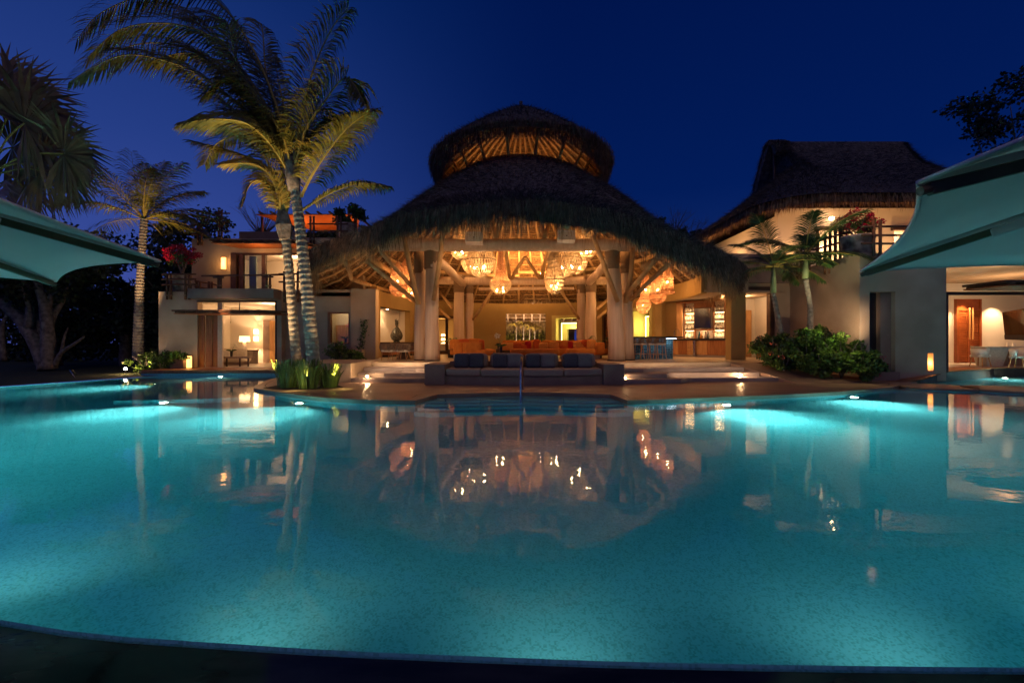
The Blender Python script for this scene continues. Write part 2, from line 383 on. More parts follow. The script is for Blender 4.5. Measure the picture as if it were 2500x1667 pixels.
# shallow shelf before the left house, its deep lit front, steps in the notch, shallow right basin
shelf = [(-11.3, 12.9), (-8.9, 13.3), (-7.2, 14.2), (-8.2, 15.6), (-9.4, 18.5), (-10.3, 21.85), (-16.2, 21.35), (-14.8, 19), (-12.7, 16)]
m_.prism(shelf, PD+.002, -.42)
m_.prism([(13.0, 15.5), (14.5, 15.4), (17, 14.9), (21, 14.4), (27.5, 14.6), (27.9, 17), (26.9, 21.1), (22.4, 21.1), (20.2, 19.8), (15.8, 17.5), (14.3, 16.5)], PD+.002, -.55)
for k in range(4):
    y = 13.25-.42*k
    m_.prism([(-2.45, y-.6), (-2.15, y), (.35, y+.45), (2.85, y), (3.0, y-.6), (2.5, y-.75-.0*k), (.35, y-.35), (-2.0, y-.75)], PD+.003*k, -.16-.22*k)
pb = m_.build('pool_basin', tile); tag(pb, kind='structure')
# raised slim overflow rim, dark wet outer face
rim_in = near_s; m_ = MB()
ro = offset(pool, .03); i0 = pool.index(near_s[0]); rim_out = ro[i0:i0+len(near_s)]
k_ = len(rim_in)
m_.add([(x, y, -.010) for x, y in rim_in]+[(x, y, -.006) for x, y in rim_out]+[(x, y, -.06) for x, y in rim_in]+[(x, y, -.06) for x, y in rim_out],
       [(i, i+1, k_+i+1, k_+i) for i in range(k_-1)]+[(i, 2*k_+i, 2*k_+i+1, i+1) for i in range(k_-1)]+[(k_+i, k_+i+1, 3*k_+i+1, 3*k_+i) for i in range(k_-1)])
tag(m_.build('pool_rim', tile), kind='structure')
oo = [offset(pool, d)[i0:i0+len(near_s)] for d in (.034, .12, .45, 1.0, 1.3)]; zz = [-.004, -.035, -.16, -.42, -.75]
m_ = MB(); m_.add([(x, y, z) for q, z in zip(oo, zz) for x, y in q], [(j*k_+i, j*k_+i+1, (j+1)*k_+i+1, (j+1)*k_+i) for j in range(4) for i in range(k_-1)])
tag(m_.build('overflow_slope', wet, smooth=True), kind='structure')
# ground sheet with the pool cut out
outer = [(-260, -60), (260, -60), (260, 300), (-260, 300)]; hole = offset(pool, .12)
# lower terrain under the camera is a separate sheet
hy = [(x, y) for x, y in hole]
tri = geometry.tessellate_polygon([[Vector((x, y, 0)) for x, y in outer], [Vector((x, y, 0)) for x, y in hy]])
allp = outer+hy
m_ = MB()
def gz(x, y): 
    if y < 6.5 and abs(x) < 30: return -.78
    if y < 12.5: return -.78+(.03+.78)*max(0, (y-6.5)/6)
    return .03
m_.add([(x, y, gz(x, y) if i >= 4 or y < 0 else .03) for i, (x, y) in enumerate(allp)], tri)
tag(m_.build('lawn', lawnm), kind='structure')
# deck (concrete, with a drain slot near the edge)
front = isl_s[3:]+notch_s+rt_s+[(14.4, 16.7), (15.7, 17.6)]
dk = front+[(15.7, 18.6), (14.2, 18.4), (13.95, 26), (-8.5, 26), (-9.2, 21.6), (-10.0, 21.2)]
tag(MB().prism(dk, -.25, .075).build('pool_deck', deckm), kind='structure')
def strip_along(pts, off, w_, z, name, m):
    P_ = [Vector((x, y)) for x, y in pts]; a = []; b_ = []
    for i, p in enumerate(P_):
        T = (P_[min(i+1, len(P_)-1)]-P_[max(i-1, 0)]).normalized(); nn = Vector((-T.y, T.x))
        a.append(p+nn*off); b_.append(p+nn*(off+w_))
    k = len(a); mb = MB(); mb.add([(p.x, p.y, z) for p in a+b_], [(i, i+1, k+i+1, k+i) for i in range(k-1)])
    return tag(mb.build(name, m), kind='structure')
sl = [(x, y) for x, y in spline([(x, y, 0) for x, y in [(-9.7, 18.7), (-9.1, 16.9), (-8.45, 15.6), (-7.5, 14.75), (-5.7, 13.35), (-4.2, 12.62), (-2.85, 12.4), (-2.45, 13.75), (.35, 14.35), (3.1, 13.75), (3.4, 12.45), (5.8, 13.1), (9.4, 14.2), (12.9, 15.8), (14.0, 16.9)]], 5) for x, y in [(x, y)]] if False else [(p.x, p.y) for p in spline([(x, y, 0) for x, y in [(-9.7, 18.7), (-9.1, 16.9), (-8.45, 15.6), (-7.5, 14.75), (-5.7, 13.35), (-4.2, 12.62), (-2.85, 12.4), (-2.45, 13.75), (.35, 14.35), (3.1, 13.75), (3.4, 12.45), (5.8, 13.1), (9.4, 14.2), (12.9, 15.8), (14.0, 16.9)]], 5)]
strip_along(sl, 0, .035, .079, 'deck_drain', darkwood)

# floor platform and faceted steps
def steps(name, fronts, label):
    for k, (poly, z) in enumerate(fronts):
        tag(MB().prism(poly, .07+.0015*k, z).build(name, floorm if z > .7 else concrete, bevel=.012), kind='structure')
S = [.235, .395, .555, .715]
steps('step', [([(-6.15, 19.2), (-6.15, 17.35), (-4.1, 17.05), (-3.16, 17.3), (-3.16, 19.2)], S[0]),
               ([(-6.1, 19.3), (-6.1, 17.95), (-5.0, 17.75), (-4.4, 18.05), (-3.16, 17.85), (-3.16, 19.3)], S[1]),
               ([(-6.05, 19.9), (-6.05, 18.6), (-4.5, 18.75), (-3.9, 18.45), (-3.16, 18.7), (-3.16, 19.9)], S[2])], '')
steps('step', [([(4.06, 19.2), (4.06, 16.55), (5.4, 16.75), (6.3, 16.95), (6.9, 17.5), (11.0, 17.6), (11.0, 19.2)], S[0]),
               ([(4.06, 19.4), (4.06, 17.2), (5.9, 17.35), (6.15, 17.9), (9.9, 18.2), (9.9, 19.4)], S[1]),
               ([(4.06, 19.9), (4.06, 18.1), (5.2, 18.0), (5.75, 18.45), (9.6, 18.8), (9.6, 19.9)], S[2])], '')
fl = [(-7.3, 20.2), (-6.0, 19.85), (-3.16, 19.8), (-3.16, 17.9), (4.06, 17.9), (4.06, 19.6), (5.6, 19.3), (9.3, 19.8), (10.9, 20.1), (13.8, 22.0), (13.8, 31), (8, 37), (-7, 37), (-9.5, 31), (-9.5, 22)]
tag(MB().prism(fl, .06, .715).build('pavilion_floor', floorm), kind='structure')
# low sloped ramp at the right planter
m_ = MB(); a = [(9.4, 19.6, .70), (10.6, 19.9, .72), (13.2, 17.2, .10), (10.6, 16.9, .078)]
m_.add(a+[(x, y, .05) for x, y, z in a], [(0, 3, 2, 1), (0, 1, 5, 4), (1, 2, 6, 5), (2, 3, 7, 6), (3, 0, 4, 7)])
tag(m_.build('ramp', deckm), kind='structure')
# curved retaining wall left of the steps
arc = [(-6.15, 17.4)]+[(-7.05-1.0*math.sin(a_)*1.15, 18.35-1.05*math.cos(a_)) for a_ in [R(k) for k in range(0, 100, 10)]]+[(-8.6, 21), (-6.15, 21)]
o = MB().prism(arc, .06, .80).build('curved_wall', stucco, bevel=.02); tag(o, 'low rounded plaster wall beside the left steps, behind the grass clump', 'wall')
# wooden decks
m_ = MB(); wd = [(15.0, 17.6), (15.75, 17.55), (20.2, 19.85), (22.4, 21.15), (27, 21.15), (27, 24), (14.6, 24), (14.0, 18.25)]
zr = lambda x: .085+.325*max(0, min(1, (x-15.1)/2.5))
m_ = MB()
for (x1, y1), (x2, y2) in zip(wd, wd[1:]+wd[:1]):
    for k in range(6):
        a_, c_ = k/6, (k+1)/6; p1 = (x1+(x2-x1)*a_, y1+(y2-y1)*a_); p2 = (x1+(x2-x1)*c_, y1+(y2-y1)*c_)
        m_.add([(*p1, -.25), (*p2, -.25), (*p2, zr(p2[0])-.03), (*p1, zr(p1[0])-.03)], [(0, 1, 2, 3)])
tag(m_.build('deck_base', darkwood), kind='structure')
def clipline(poly, y):
    xs = []
    for i in range(len(poly)):
        (x1, y1), (x2, y2) = poly[i], poly[(i+1) % len(poly)]
        if (y1-y)*(y2-y) < 0: xs.append(x1+(x2-x1)*(y-y1)/(y2-y1))
    return sorted(xs)
m_ = MB(); y = 17.62
while y < 24:
    xs = clipline(wd, y)
    if len(xs) >= 2:
        br = [xs[0]-.02]+[q for q in (15.1, 17.6) if xs[0] < q < xs[-1]]+[xs[-1]+.05]
        for p_, q_ in zip(br, br[1:]):
            m_.add([(p_, y-.068, zr(p_)-.035), (q_, y-.068, zr(q_)-.035), (q_, y+.068, zr(q_)-.035), (p_, y+.068, zr(p_)-.035), (p_, y-.068, zr(p_)), (q_, y-.068, zr(q_)), (q_, y+.068, zr(q_)), (p_, y+.068, zr(p_))], [(0, 3, 2, 1), (4, 5, 6, 7), (0, 1, 5, 4), (2, 3, 7, 6), (0, 4, 7, 3), (1, 2, 6, 5)])
    y += .15
tag(m_.build('boardwalk', teak), kind='structure')
led = [(-17.4, 21.35), (-10.5, 21.85), (-9.9, 21.6), (-9.6, 23.4), (-17.6, 23.4)]
tag(MB().prism(led, -.3, .12).build('ledge_base', tile), kind='structure')
tag(MB().prism(offset(led, .06), .12, .27).build('wood_ledge', teak, bevel=.02), kind='structure')
# stepping discs
dsc = None
for k, (x, y, r_) in enumerate([(14.75, 15.75, 1.05), (16.25, 15.0, 1.1), (18.35, 14.45, 1.1), (20.5, 14.0, 1.1)]):
    t_ = thing('stepping_disc', ['round stone stepping pad nearest the pool deck, overlapping a second pad', 'second round stepping pad from the deck, in the pool', 'third round stepping pad, cut by the right picture edge', 'farthest stepping pad from the deck, at the pool edge'][k], 'stepping stone', (x, y, 0), 'round pads between the two pools')
    MB().lathe([(0.01, .085), (r_-.03, .085), (r_, .06), (r_, .01), (0.01, .01)], (x, y, 0), 40).build('pad_top', deckm, t_)
    MB().lathe([(r_-.08, .01), (r_-.08, -.55)], (x, y, 0), 40).build('pad_base', tile, t_)
# ---------------- main pavilion ----------------
CX, CY = .5, 25.5
pav = thing('thatched_pavilion', 'large open pavilion under a two-tier dark thatched roof, lit orange inside', 'pavilion', (CX, CY, .715))
def lerp_tab(tab, x):
    if x <= tab[0][0]: return tab[0][1]
    for (a, b_), (c, d) in zip(tab, tab[1:]):
        if x <= c: return b_+(d-b_)*(x-a)/(c-a)
    return tab[-1][1]
RT, LT = [(0, 5.5), (15, 5.05), (30, 4.2), (45, 3.85), (60, 3.75), (90, 3.95), (180, 4.3)], [(0, 5.5), (15, 5.4), (22, 5.35), (30, 5.0), (45, 4.95), (60, 4.9), (75, 4.6), (90, 4.25), (105, 3.95), (120, 3.95), (180, 4.3)]
def zb(th):  # th degrees, 0 = front, + right
    return lerp_tab(RT if th >= 0 else LT, abs(th))
PR = [(3.0, 10.9), (4.9, 9.5), (7.3, 7.7), (9.6, 6.55), (11.0, 6.1)]
RE = 11.0
def ztop(r, th):
    z = lerp_tab(PR, r); k = max(0, min(1, (r-5.5)/5.5)); k = k*k*(3-2*k)
    add = .70+(.45 if th > 0 else -.25)*min(1, abs(th)/40)
    return z+(zb(th)+add-PR[-1][1])*k
def pol(r, th, z): a = R(th); return (CX+r*math.sin(a), CY-r*math.cos(a), z)
def roofmesh(zf, rs, name, m, nth=120):
    mb = MB(); vs = [pol(r, -180+360*k/nth, zf(r, -180+360*k/nth)) for r in rs for k in range(nth)]
    fs = [(i*nth+k, i*nth+(k+1) % nth, (i+1)*nth+(k+1) % nth, (i+1)*nth+k) for i in range(len(rs)-1) for k in range(nth)]
    mb.add(vs, fs); return mb
rs = [3.0, 3.6, 4.3, 5, 5.8, 6.6, 7.4, 8.2, 9, 9.8, 10.5, 11.0]
def zin(r, th): return ztop(r, th)-.42+(.06 if th < 0 else -.3)*max(0, (r-8)/3)
mb = roofmesh(ztop, rs, '', None); o_roof = mb.build('roof', thatch, pav, smooth=True)
lin = roofmesh(zin, rs, '', None).build('roof_lining', thatch_in, pav, smooth=True)
# thatch blades over the slope
def vt(f, *a): return np.array([f(*q) for q in zip(*a)])
def thatch_cover(n, rmin, rmax, zf, pf, ln, seedcut=None, thr=(-180, 180)):
    r = np.sqrt(rng.uniform(rmin**2, rmax**2, n)); th = rng.uniform(thr[0], thr[1], n)
    P = np.array([pf(a, b_, zf(a, b_)) for a, b_ in zip(r, th)]); P2 = np.array([pf(a+.3, b_, zf(a+.3, b_)) for a, b_ in zip(np.minimum(r, rmax-.31), th)])
    P1 = np.array([pf(a, b_, zf(a, b_)) for a, b_ in zip(np.minimum(r, rmax-.31), th)])
    D = (P2-P1); D /= np.linalg.norm(D, axis=1, keepdims=True)
    D = D+rng.normal(size=(n, 3))*.28+np.array([0, 0, .22])
    return blades(P+np.array([0, 0, -.02]), D, rng.uniform(.012, .034, n), rng.uniform(.25, .6, n)*ln)
npmesh('thatch_straw', thatch_cover(60000, 3.0, 11.0, ztop, pol, 1, thr=(-118, 118)), 3, thatch, pav)
def fringe(n, zt, pf, re, drop, ln, thr, jr=.5, layers=4, out=.30, zlow=None):
    th = rng.uniform(thr[0], thr[1], n); q = rng.uniform(0, 1, n)
    r = re+rng.uniform(-.28, .05, n)-jr*q*.6
    P = []
    for a, b_, t_ in zip(r, th, q):
        zt_ = zt(re, b_); zl = zlow(b_) if zlow else zt_-drop
        P.append(pf(a+jr*.5, b_, zt_-(zt_-zl)*.62*t_-.02+.0*a))
    cl = .72+.55*(.5+.5*np.sin(th*2.1+3*np.sin(th*.37)))*(.5+.5*np.sin(th*5.3+2*np.sin(th*1.1)))+.25*(np.abs((th*1.7) % 1-.5) < .1)
    ln = ln*cl
    P = np.array(P); rad = np.array([pf(1, b_, 0) for b_ in th])-np.array([pf(0, b_, 0) for b_ in th])
    D = rad*out*rng.uniform(-.1, 1.3, n)[:, None]+np.array([0, 0, -1])+rng.normal(size=(n, 3))*.13
    return blades(P, D, rng.uniform(.012, .032, n), ln*rng.uniform(.5, 1.25, n))
e1 = fringe(42000, ztop, pol, 11.0, 1, .46, (-125, 125), zlow=zb)
npmesh('eave_fringe', e1, 3, thatch_e, pav)
e2 = fringe(9000, lambda r, b_: zb(b_)+(.75 if b_ > 0 else .3), pol, 10.75, .5, .75, (-180, 180), zlow=zb, out=.1)
npmesh('inner_fringe', e2, 3, straw, pav)
rows = []
for r in np.arange(3.5, 10.9, .37):
    n = int(150*r); th = rng.uniform(-180, 180, n); P = np.array([pol(r+.1*u, b_, zin(r, b_)-.02) for b_, u in zip(th, rng.uniform(-.2, .2, n))]); rad = np.array([pol(1, b_, 0) for b_ in th])-np.array([CX, CY, 0])
    rows.append(blades(P, rad*.75+np.array([0, 0, -1])+rng.normal(size=(n, 3))*.12, .03, rng.uniform(.10, .28, n)))
npmesh('lining_strands', np.concatenate(rows), 3, straw, pav)
# rafters and battens under the lining
for k in range(52):
    th = -180+360*k/52
    pts = [pol(r, th, zin(r, th)-.10) for r in (3.1, 5, 7, 8.6, 9.8, 10.75)]
    MB().tube(pts, .085*random.uniform(.8, 1.15), 7).build('rafter', pole, pav, smooth=True)
for r in np.arange(3.6, 10.8, .52):
    mb = MB(); mb.tube([pol(r+random.uniform(-.03, .03), th, zin(r, th)-.03) for th in range(-180, 181, 6)], .022, 4, cap=False)
    mb.build('batten', pole, pav)
# bell-shaped purlin rings
for r in (3.1, 7.6):
    MB().tube([pol(r, th, zin(r, th)-.27) for th in range(-180, 181, 8)], .12, 8, cap=False).build('ring_beam', pole, pav, smooth=True)
# lantern (upper roof)
LP = [(.12, 14.75), (.95, 14.35), (1.9, 13.75), (2.9, 13.05), (3.8, 12.35), (4.5, 11.75), (4.95, 11.35)]
def zl(r, th): return lerp_tab(LP, r)+.25*math.cos(R(th))*max(0, (r-2)/3)
lr = [.12, .95, 1.9, 2.9, 3.8, 4.5, 4.95]
lant = thing('roof_lantern', 'small upper thatched cap raised over the top of the big pavilion roof', 'roof lantern', (CX, CY, 11))
roofmesh(zl, lr, '', None, 72).build('cap', thatch, lant, smooth=True)
roofmesh(lambda r, th: zl(r, th)-.3, lr, '', None, 72).build('cap_lining', thatch_in, lant, smooth=True)
npmesh('thatch_straw', thatch_cover(15000, .15, 4.95, zl, pol, .8), 3, thatch, lant)
npmesh('eave_fringe', fringe(24000, zl, pol, 4.72, .9, .5, (-180, 180), jr=.7, out=.12, zlow=lambda th: zl(4.95, th)-.55-1.2*min(1, abs(th)/75)**1.4), 3, thatch_e, lant)
MB().lathe([(.01, .35), (.1, .3), (.08, .12), (.2, .05), (.3, -.1)], (CX, CY, 14.75), 10).build('finial', thatch, lant)
for k in range(36):
    th = k*10; MB().tube([pol(r, th, zl(r, th)-.38) for r in (.4, 2.2, 3.8, 4.8)], [.05, .08, .08, .07], 6).build('rafter', pole, lant, smooth=True)
for r in (1.5, 2.3, 3.1, 3.9, 4.5):
    MB().tube([pol(r, th, zl(r, th)-.33) for th in range(0, 361, 12)], .02, 4, cap=False).build('batten', pole, lant)
for k in range(16):
    th = k*22.5+11; MB().tube([pol(3.1, th, 10.3), pol(4.0, th, zl(4.0, th)-.4)], .075, 7).build('post', pole, lant, smooth=True)
# columns: pairs of trunks at the four corners
def column(x, y, z1, r0, r1, lean=0):
    t_ = MB(); pts = [(x+lean*(k/6)**1.5+random.uniform(-.03, .03)*(0 < k), y+random.uniform(-.03, .03), .70+(z1-.7)*k/6) for k in range(7)]
    t_.tube(pts, [r0*1.12, r0*1.02, r0, r0*.97, (r0+r1)/2, r1*1.02, r1], 16, wob=.02)
    c = t_.build('column', trunkw, pav, smooth=True)
    w_ = MB(); zz_ = z1-1.05
    w_.tube([pts[-1][:2]+(zz_,), pts[-1][:2]+(z1-.3,), pts[-1][:2]+(z1+.1,)], [r1*1.12, r1*1.14, r1*1.2], 16).build('rope_binding', rope, c, smooth=True)
    MB().lathe([(r0*1.16, .0), (r0*1.16, .05)], (pts[0][0], pts[0][1], .715), 16).build('base_ring', black, c)
    return pts
ZF, ZK = 6.1, 5.9
column(-3.79, 21.6, ZF, .335, .29, -.02); column(-4.50, 22.3, ZF-.1, .27, .25)
column(4.95, 21.6, ZF, .37, .31, -.2); column(5.68, 22.3, ZF-.1, .29, .25, -.1)
column(-3.50, 30.0, ZK, .35, .31); column(-2.85, 30.6, ZK, .27, .25)
column(4.65, 30.6, ZK, .30, .27); column(5.2, 30.0, ZK, .37, .31)
def beam(p, q, r_, n=12, name='beam', sag=.04):
    pts = [Vector(p).lerp(Vector(q), k/6)+Vector((0, 0, random.uniform(-sag, sag))) for k in range(7)]
    return MB().tube(pts, [r_*random.uniform(.94, 1.06) for _ in pts], n).build(name, trunkw, pav, smooth=True)
beam((-6.2, 21.4, 6.15), (6.3, 21.4, 6.15), .29, 14)
beam((-5.5, 30.2, 5.65), (7.4, 30.2, 5.65), .26, 14)
beam((-3.8, 21.7, 5.75), (-3.2, 31, 5.45), .24); beam((4.9, 21.7, 5.75), (5.1, 31, 5.45), .24)
beam((-2.2, 30.1, 5.1), (4.1, 30.1, 5.1), .10, 8)
BR = [((1014, 735, 21.4), (895, 636, 19.2), .11), ((1012, 705, 21.3), (930, 615, 19.0), .10), ((1022, 742, 21.2), (986, 575, 20.0), .12), ((1059, 732, 21.1), (1084, 550, 19.6), .11),
      ((1508, 735, 21.1), (1448, 575, 19.6), .11), ((1527, 738, 21.8), (1545, 605, 20.8), .12), ((1526, 722, 21.8), (1600, 632, 19.6), .12), ((1540, 732, 22), (1632, 645, 20.0), .11),
      ((1155, 780, 30.4), (1215, 690, 29), .10), ((1104, 752, 29.8), (1075, 715, 31), .10), ((1098, 778, 29.8), (1070, 752, 31), .10),
      ((1413, 778, 30.4), (1362, 700, 29), .10), ((1456, 755, 29.8), (1492, 722, 31), .10), ((1456, 778, 29.8), (1492, 745, 31), .10),
      ((1210, 580, 21.4), (1200, 545, 22.5), .12), ((1210, 580, 21.4), (1218, 545, 22.5), .12), ((1330, 580, 21.4), (1322, 545, 22.5), .12), ((1330, 580, 21.4), (1340, 545, 22.5), .12),
      ((1245, 683, 30.2), (1232, 600, 27), .13), ((1248, 683, 30.2), (1280, 628, 27.5), .11), ((1320, 683, 30.2), (1284, 628, 27.5), .11), ((1322, 683, 30.2), (1340, 610, 27), .13),
      ((905, 632, 20.5), (965, 670, 27), .15), ((845, 640, 19), (858, 680, 21), .11), ((858, 680, 21.0), (960, 712, 29), .11), ((1565, 655, 21), (1610, 625, 21), .12)]
for p, q, r_ in BR:
    a, b_ = at(*p), at(*q); m_ = a.lerp(b_, .5)+Vector((random.uniform(-.08, .08), 0, random.uniform(-.06, .06)))
    br_ = MB().tube([a, m_, b_], [r_, r_*.95, r_*.85], 9, wob=.05).build('brace', pole, pav, smooth=True)
for x, z in ((1036, 736), (1510, 738), (1536, 716), (1020, 714)):
    p = at(x, z, 21.3)
#
# loudspeakers on the front beam
for k, (px, py) in enumerate([(1158, 582), (1382, 578)]):
    p = at(px, py, 20.95)
    t_ = thing('loudspeaker', ['white box loudspeaker on the left half of the front roof beam', 'white box loudspeaker on the right half of the front roof beam'][k], 'speaker', p)
    MB().obox(p, (.80, .45, .48), rx=R(-14)).build('cabinet', white, t_, bevel=.03)
    MB().obox(p+Vector((0, -.245, -.01)), (.70, .012, .38), rx=R(-14)).build('grille', linen, t_)
    MB().obox(p+Vector((0, -.262, 0)), (.05, .012, .05), rx=R(-14)).build('badge', black, t_)

# ring wall
WC = (.9, 26.8); WR = 8.5
def wp(a, r_): return (WC[0]+r_*math.cos(R(a)), WC[1]+r_*math.sin(R(a)))
def ring(holes, a0, a1, z0, z1, r0, r1):
    mb = MB()
    def put(x0, x1, c, d):
        n = max(1, int((x1-x0)/4)); 
        inner = [wp(x0+(x1-x0)*i/n, r0) for i in range(n+1)]; outr = [wp(x0+(x1-x0)*i/n, r1) for i in range(n+1)]
        mb.prism(inner+outr[::-1], c, d)
    cells(mb, a0, a1, z0, z1, holes, put); return mb
F = .715
HOLES = [(155, 184, 1.6, 3.66), (123.5, 139, F, 3.5), (78.5, 99.3, 1.42, 3.78), (56, 75.3, F, 3.62), (42, 48, F, 3.6), (17, 32, F, 3.9)]
ring(HOLES, 12, 199.5, .6, 4.55, WR, WR+.45).build('curved_back_wall', stucco_in, pav)
# fill wall top up to the thatch
def niche():
    mb = MB(); inner = [wp(a, WR+.9) for a in np.arange(155, 184.1, 4.833)]; outr = [wp(a, WR+1.0) for a in np.arange(155, 184.1, 4.833)]
    mb.prism(inner+outr[::-1], 1.6, 3.66)
    i2 = [wp(a, WR+.02) for a in np.arange(155, 184.1, 4.833)]
    mb.prism(i2+outr[::-1], 3.66, 3.75); mb.prism(i2+outr[::-1], 1.5, 1.6)
    for a in (155, 184):
        p, q = wp(a-.0, WR+.44), wp(a, WR+1.0); s_ = 1 if a == 184 else -1; p2, q2 = wp(a+s_*.6, WR+.44), wp(a+s_*.6, WR+1.0)
        mb.prism([p, q, q2, p2], 1.5, 3.75)
    return mb
nn = niche().build('display_niche', cream, pav)
for a in (178, 167.5):
    x, y = wp(a, WR+.5)
    MB().lathe([(.001, 0), (.06, 0)], (x, y, 3.652), 12).build('downlight', bulbm, nn)
    lamp('SPOT', (x, y, 3.63), 38, WARM2, .03, (x-.05, y, 0), 80, .5)
# sideboard under the niche
t_ = thing('sideboard', 'long dark wood sideboard under the lit niche in the curved wall', 'sideboard', (*wp(168, WR-.3), F))
ps = [wp(a, WR-.02) for a in range(150, 186, 4)]; pi_ = [wp(a, WR-.52) for a in range(150, 186, 4)]
MB().prism(ps+pi_[::-1], F+.12, 1.50).build('cabinet', teak, t_)
ps2 = [wp(a, WR-.01) for a in range(149, 187, 4)]; pi2 = [wp(a, WR-.58) for a in range(149, 187, 4)]
MB().prism(ps2+pi2[::-1], 1.50, 1.58).build('top', darkwood, t_)
ps3 = [wp(a, WR-.05) for a in range(151, 185, 4)]; pi3 = [wp(a, WR-.40) for a in range(151, 185, 4)]
MB().prism(ps3+pi3[::-1], F, F+.12).build('plinth', black, t_)
# pineapple ornament
x, y = wp(169, WR-.25); t_ = thing('pineapple_ornament', 'dark glazed pineapple sculpture standing in front of the lit niche', 'ornament', (x, y, 1.58))
MB().lathe([(.02, 0), (.2, .0), (.22, .05), (.16, .09), (.3, .16), (.36, .3), (.38, .42), (.33, .6), (.22, .8), (.14, .9), (.1, .93)], (x, y, 1.58), 20).build('body', ceram, t_)
mb = MB()
for k in range(26):
    a = k*2.4; h = .95+.02*(k % 6)+.012*k; l_ = .16; q = Vector((math.cos(a), math.sin(a), 0)); b0 = Vector((x, y, 1.58+h-.05))
    mb.tube([b0, b0+q*.07+Vector((0, 0, l_*.5)), b0+q*(.10+.04*math.sin(k))+Vector((0, 0, l_+.05))], [.03, .025, .004], 5)
mb.build('leaf_crown', ceram, t_)
# far window: small second palapa with plants beyond
t_ = thing('garden_palapa', 'small thatched shelter seen through the back window opening of the pavilion', 'shelter', (1.2, 39, .7))
mb = MB(); mb.add([(-6, 37.2, 5.1), (9, 37.2, 5.1), (9, 41.5, 3.4), (-6, 41.5, 3.4)], [(0, 1, 2, 3)])
mb.build('roof_lining', thatch_in, t_)
for k in range(20):
    x = -5.5+k*.72; MB().tube([(x, 37.2, 4.98), (x+.1, 41.2, 3.42)], .07, 6).build('rafter', trunkw, t_)
for k in range(6):
    y = 37.6+k*.7; MB().tube([(-6, y, 5.02-(y-37.2)*.395), (9, y, 5.02-(y-37.2)*.395)], .035, 5).build('batten', trunkw, t_)
P = np.stack([rng.uniform(-6, 9, 5000), np.full(5000, 41.4)+rng.uniform(-.2, .2, 5000), rng.uniform(3.2, 3.6, 5000)], 1)
npmesh('fringe', blades(P, np.array([0, 0, -1])+rng.normal(size=(5000, 3))*.1, .03, rng.uniform(.5, 1.2, 5000)), 3, straw, t_)
lamp('SPOT', (1.2, 37.6, 1.0), 480, SOFT, .2, (1.2, 39.5, 4.2), 150, 1)
lamp('POINT', (1.2, 39.8, 1.3), 40, SOFT, .2)
MB().box(-3, 6, 43.8, 44.0, .0, 3.6).build('garden_wall', darkwood, t_)
tag(npmesh('garden_foliage', leafquads(np.stack([rng.uniform(-2, 5, 2600), 41.8+rng.uniform(-.5, .5, 2600), .8+2.4*rng.uniform(0, 1, 2600)**1.3], 1), .3, .2), 4, coconut), kind='stuff')
for k, (x, h) in enumerate(((.35, 2.2), (1.0, 2.4), (1.55, 2.1), (2.0, 1.9))):
    q = thing('slender_palm', ['slim garden palm stem seen left in the back window', 'slim garden palm stem, second from the left in the back window', 'slim garden palm stem, third from the left in the back window', 'slim garden palm stem at the right in the back window'][k], 'palm tree', (x, 40.6, .7), 'garden palms behind the back window')
    MB().tube([(x, 40.6, .7), (x+.05, 40.6, .7+h)], [.06, .04], 6).build('trunk', palmtr, q); mb = MB()
    for j in range(9):
        a = j*.7; d = Vector((math.cos(a), math.sin(a)*.6, 0)); c0 = Vector((x+.05, 40.6, .7+h)); w_ = Vector((-d.y, d.x, 0))*.05+Vector((0, 0, .05)); mb.add([c0, c0+d*.45+w_+Vector((0, 0, .3)), c0+d*1.0+Vector((0, 0, .05)), c0+d*.45-w_+Vector((0, 0, .3))], [(0, 1, 2, 3)])
    mb.build('frond', coconut_y, q)
# portals
def portal(a0, a1, zt, depth, label):
    t_ = thing('lit_portal', label, 'doorway', (*wp((a0+a1)/2, WR), F))
    mb = MB()
    for rr0, rr1, ins in ((WR-.03, WR+.5, 0),):
        w_ = .7
        for s0, s1 in ((a1-2.2, a1), (a0, a0+2.2)):
            mb.prism([wp(s0, WR-.02), wp(s1, WR-.02), wp(s1, WR+.6), wp(s0, WR+.6)], F, zt)
        mb.prism([wp(a0, WR-.02), wp((a0+a1)/2, WR-.02), wp(a1, WR-.02), wp(a1, WR+.6), wp(a0, WR+.6)], zt-.22, zt)
    mb.build('outer_frame', yellow, t_)
    mb = MB(); 
    for s0, s1 in ((a1-6.4, a1-4.2), (a0+.5, a0+1.6)):
        mb.prism([wp(s0, WR+.9), wp(s1, WR+.9), wp(s1, WR+1.5), wp(s0, WR+1.5)], F, zt-.6)
    mb.prism([wp(a0, WR+.9), wp(a1-4.2, WR+.9), wp(a1-4.2, WR+1.5), wp(a0, WR+1.5)], zt-1.0, zt-.6)
    mb.build('inner_frame', yellow, t_)
    mb = MB(); mb.prism([wp(a1-2.2, WR+.6), wp(a1-1.7, WR+.6), wp(a1-1.7, WR+2), wp(a1-2.2, WR+2)], F, zt); mb.prism([wp(a0+.5, WR+.6), wp(a1-2.2, WR+.6), wp(a1-2.2, WR+2), wp(a0+.5, WR+2)], zt-.1, zt-.02)
    mb.build('passage_lining', yellow, t_)
    mb = MB(); s1 = a1-4.1
    mb.prism([wp(s1, WR+.86), wp(s1+.35, WR+.86), wp(s1+.35, WR+.9), wp(s1, WR+.9)], F, zt-.56)
    mb.prism([wp(a0+.8, WR+.86), wp(s1, WR+.86), wp(s1, WR+.9), wp(a0+.8, WR+.9)], zt-.6, zt-.54)
    mb.build('led_edge', strip_y, t_)
    x, y = wp((a0+a1)/2, WR+.4); lamp('POINT', (x, y, 2.6), 26, (1, .80, .28), .15)
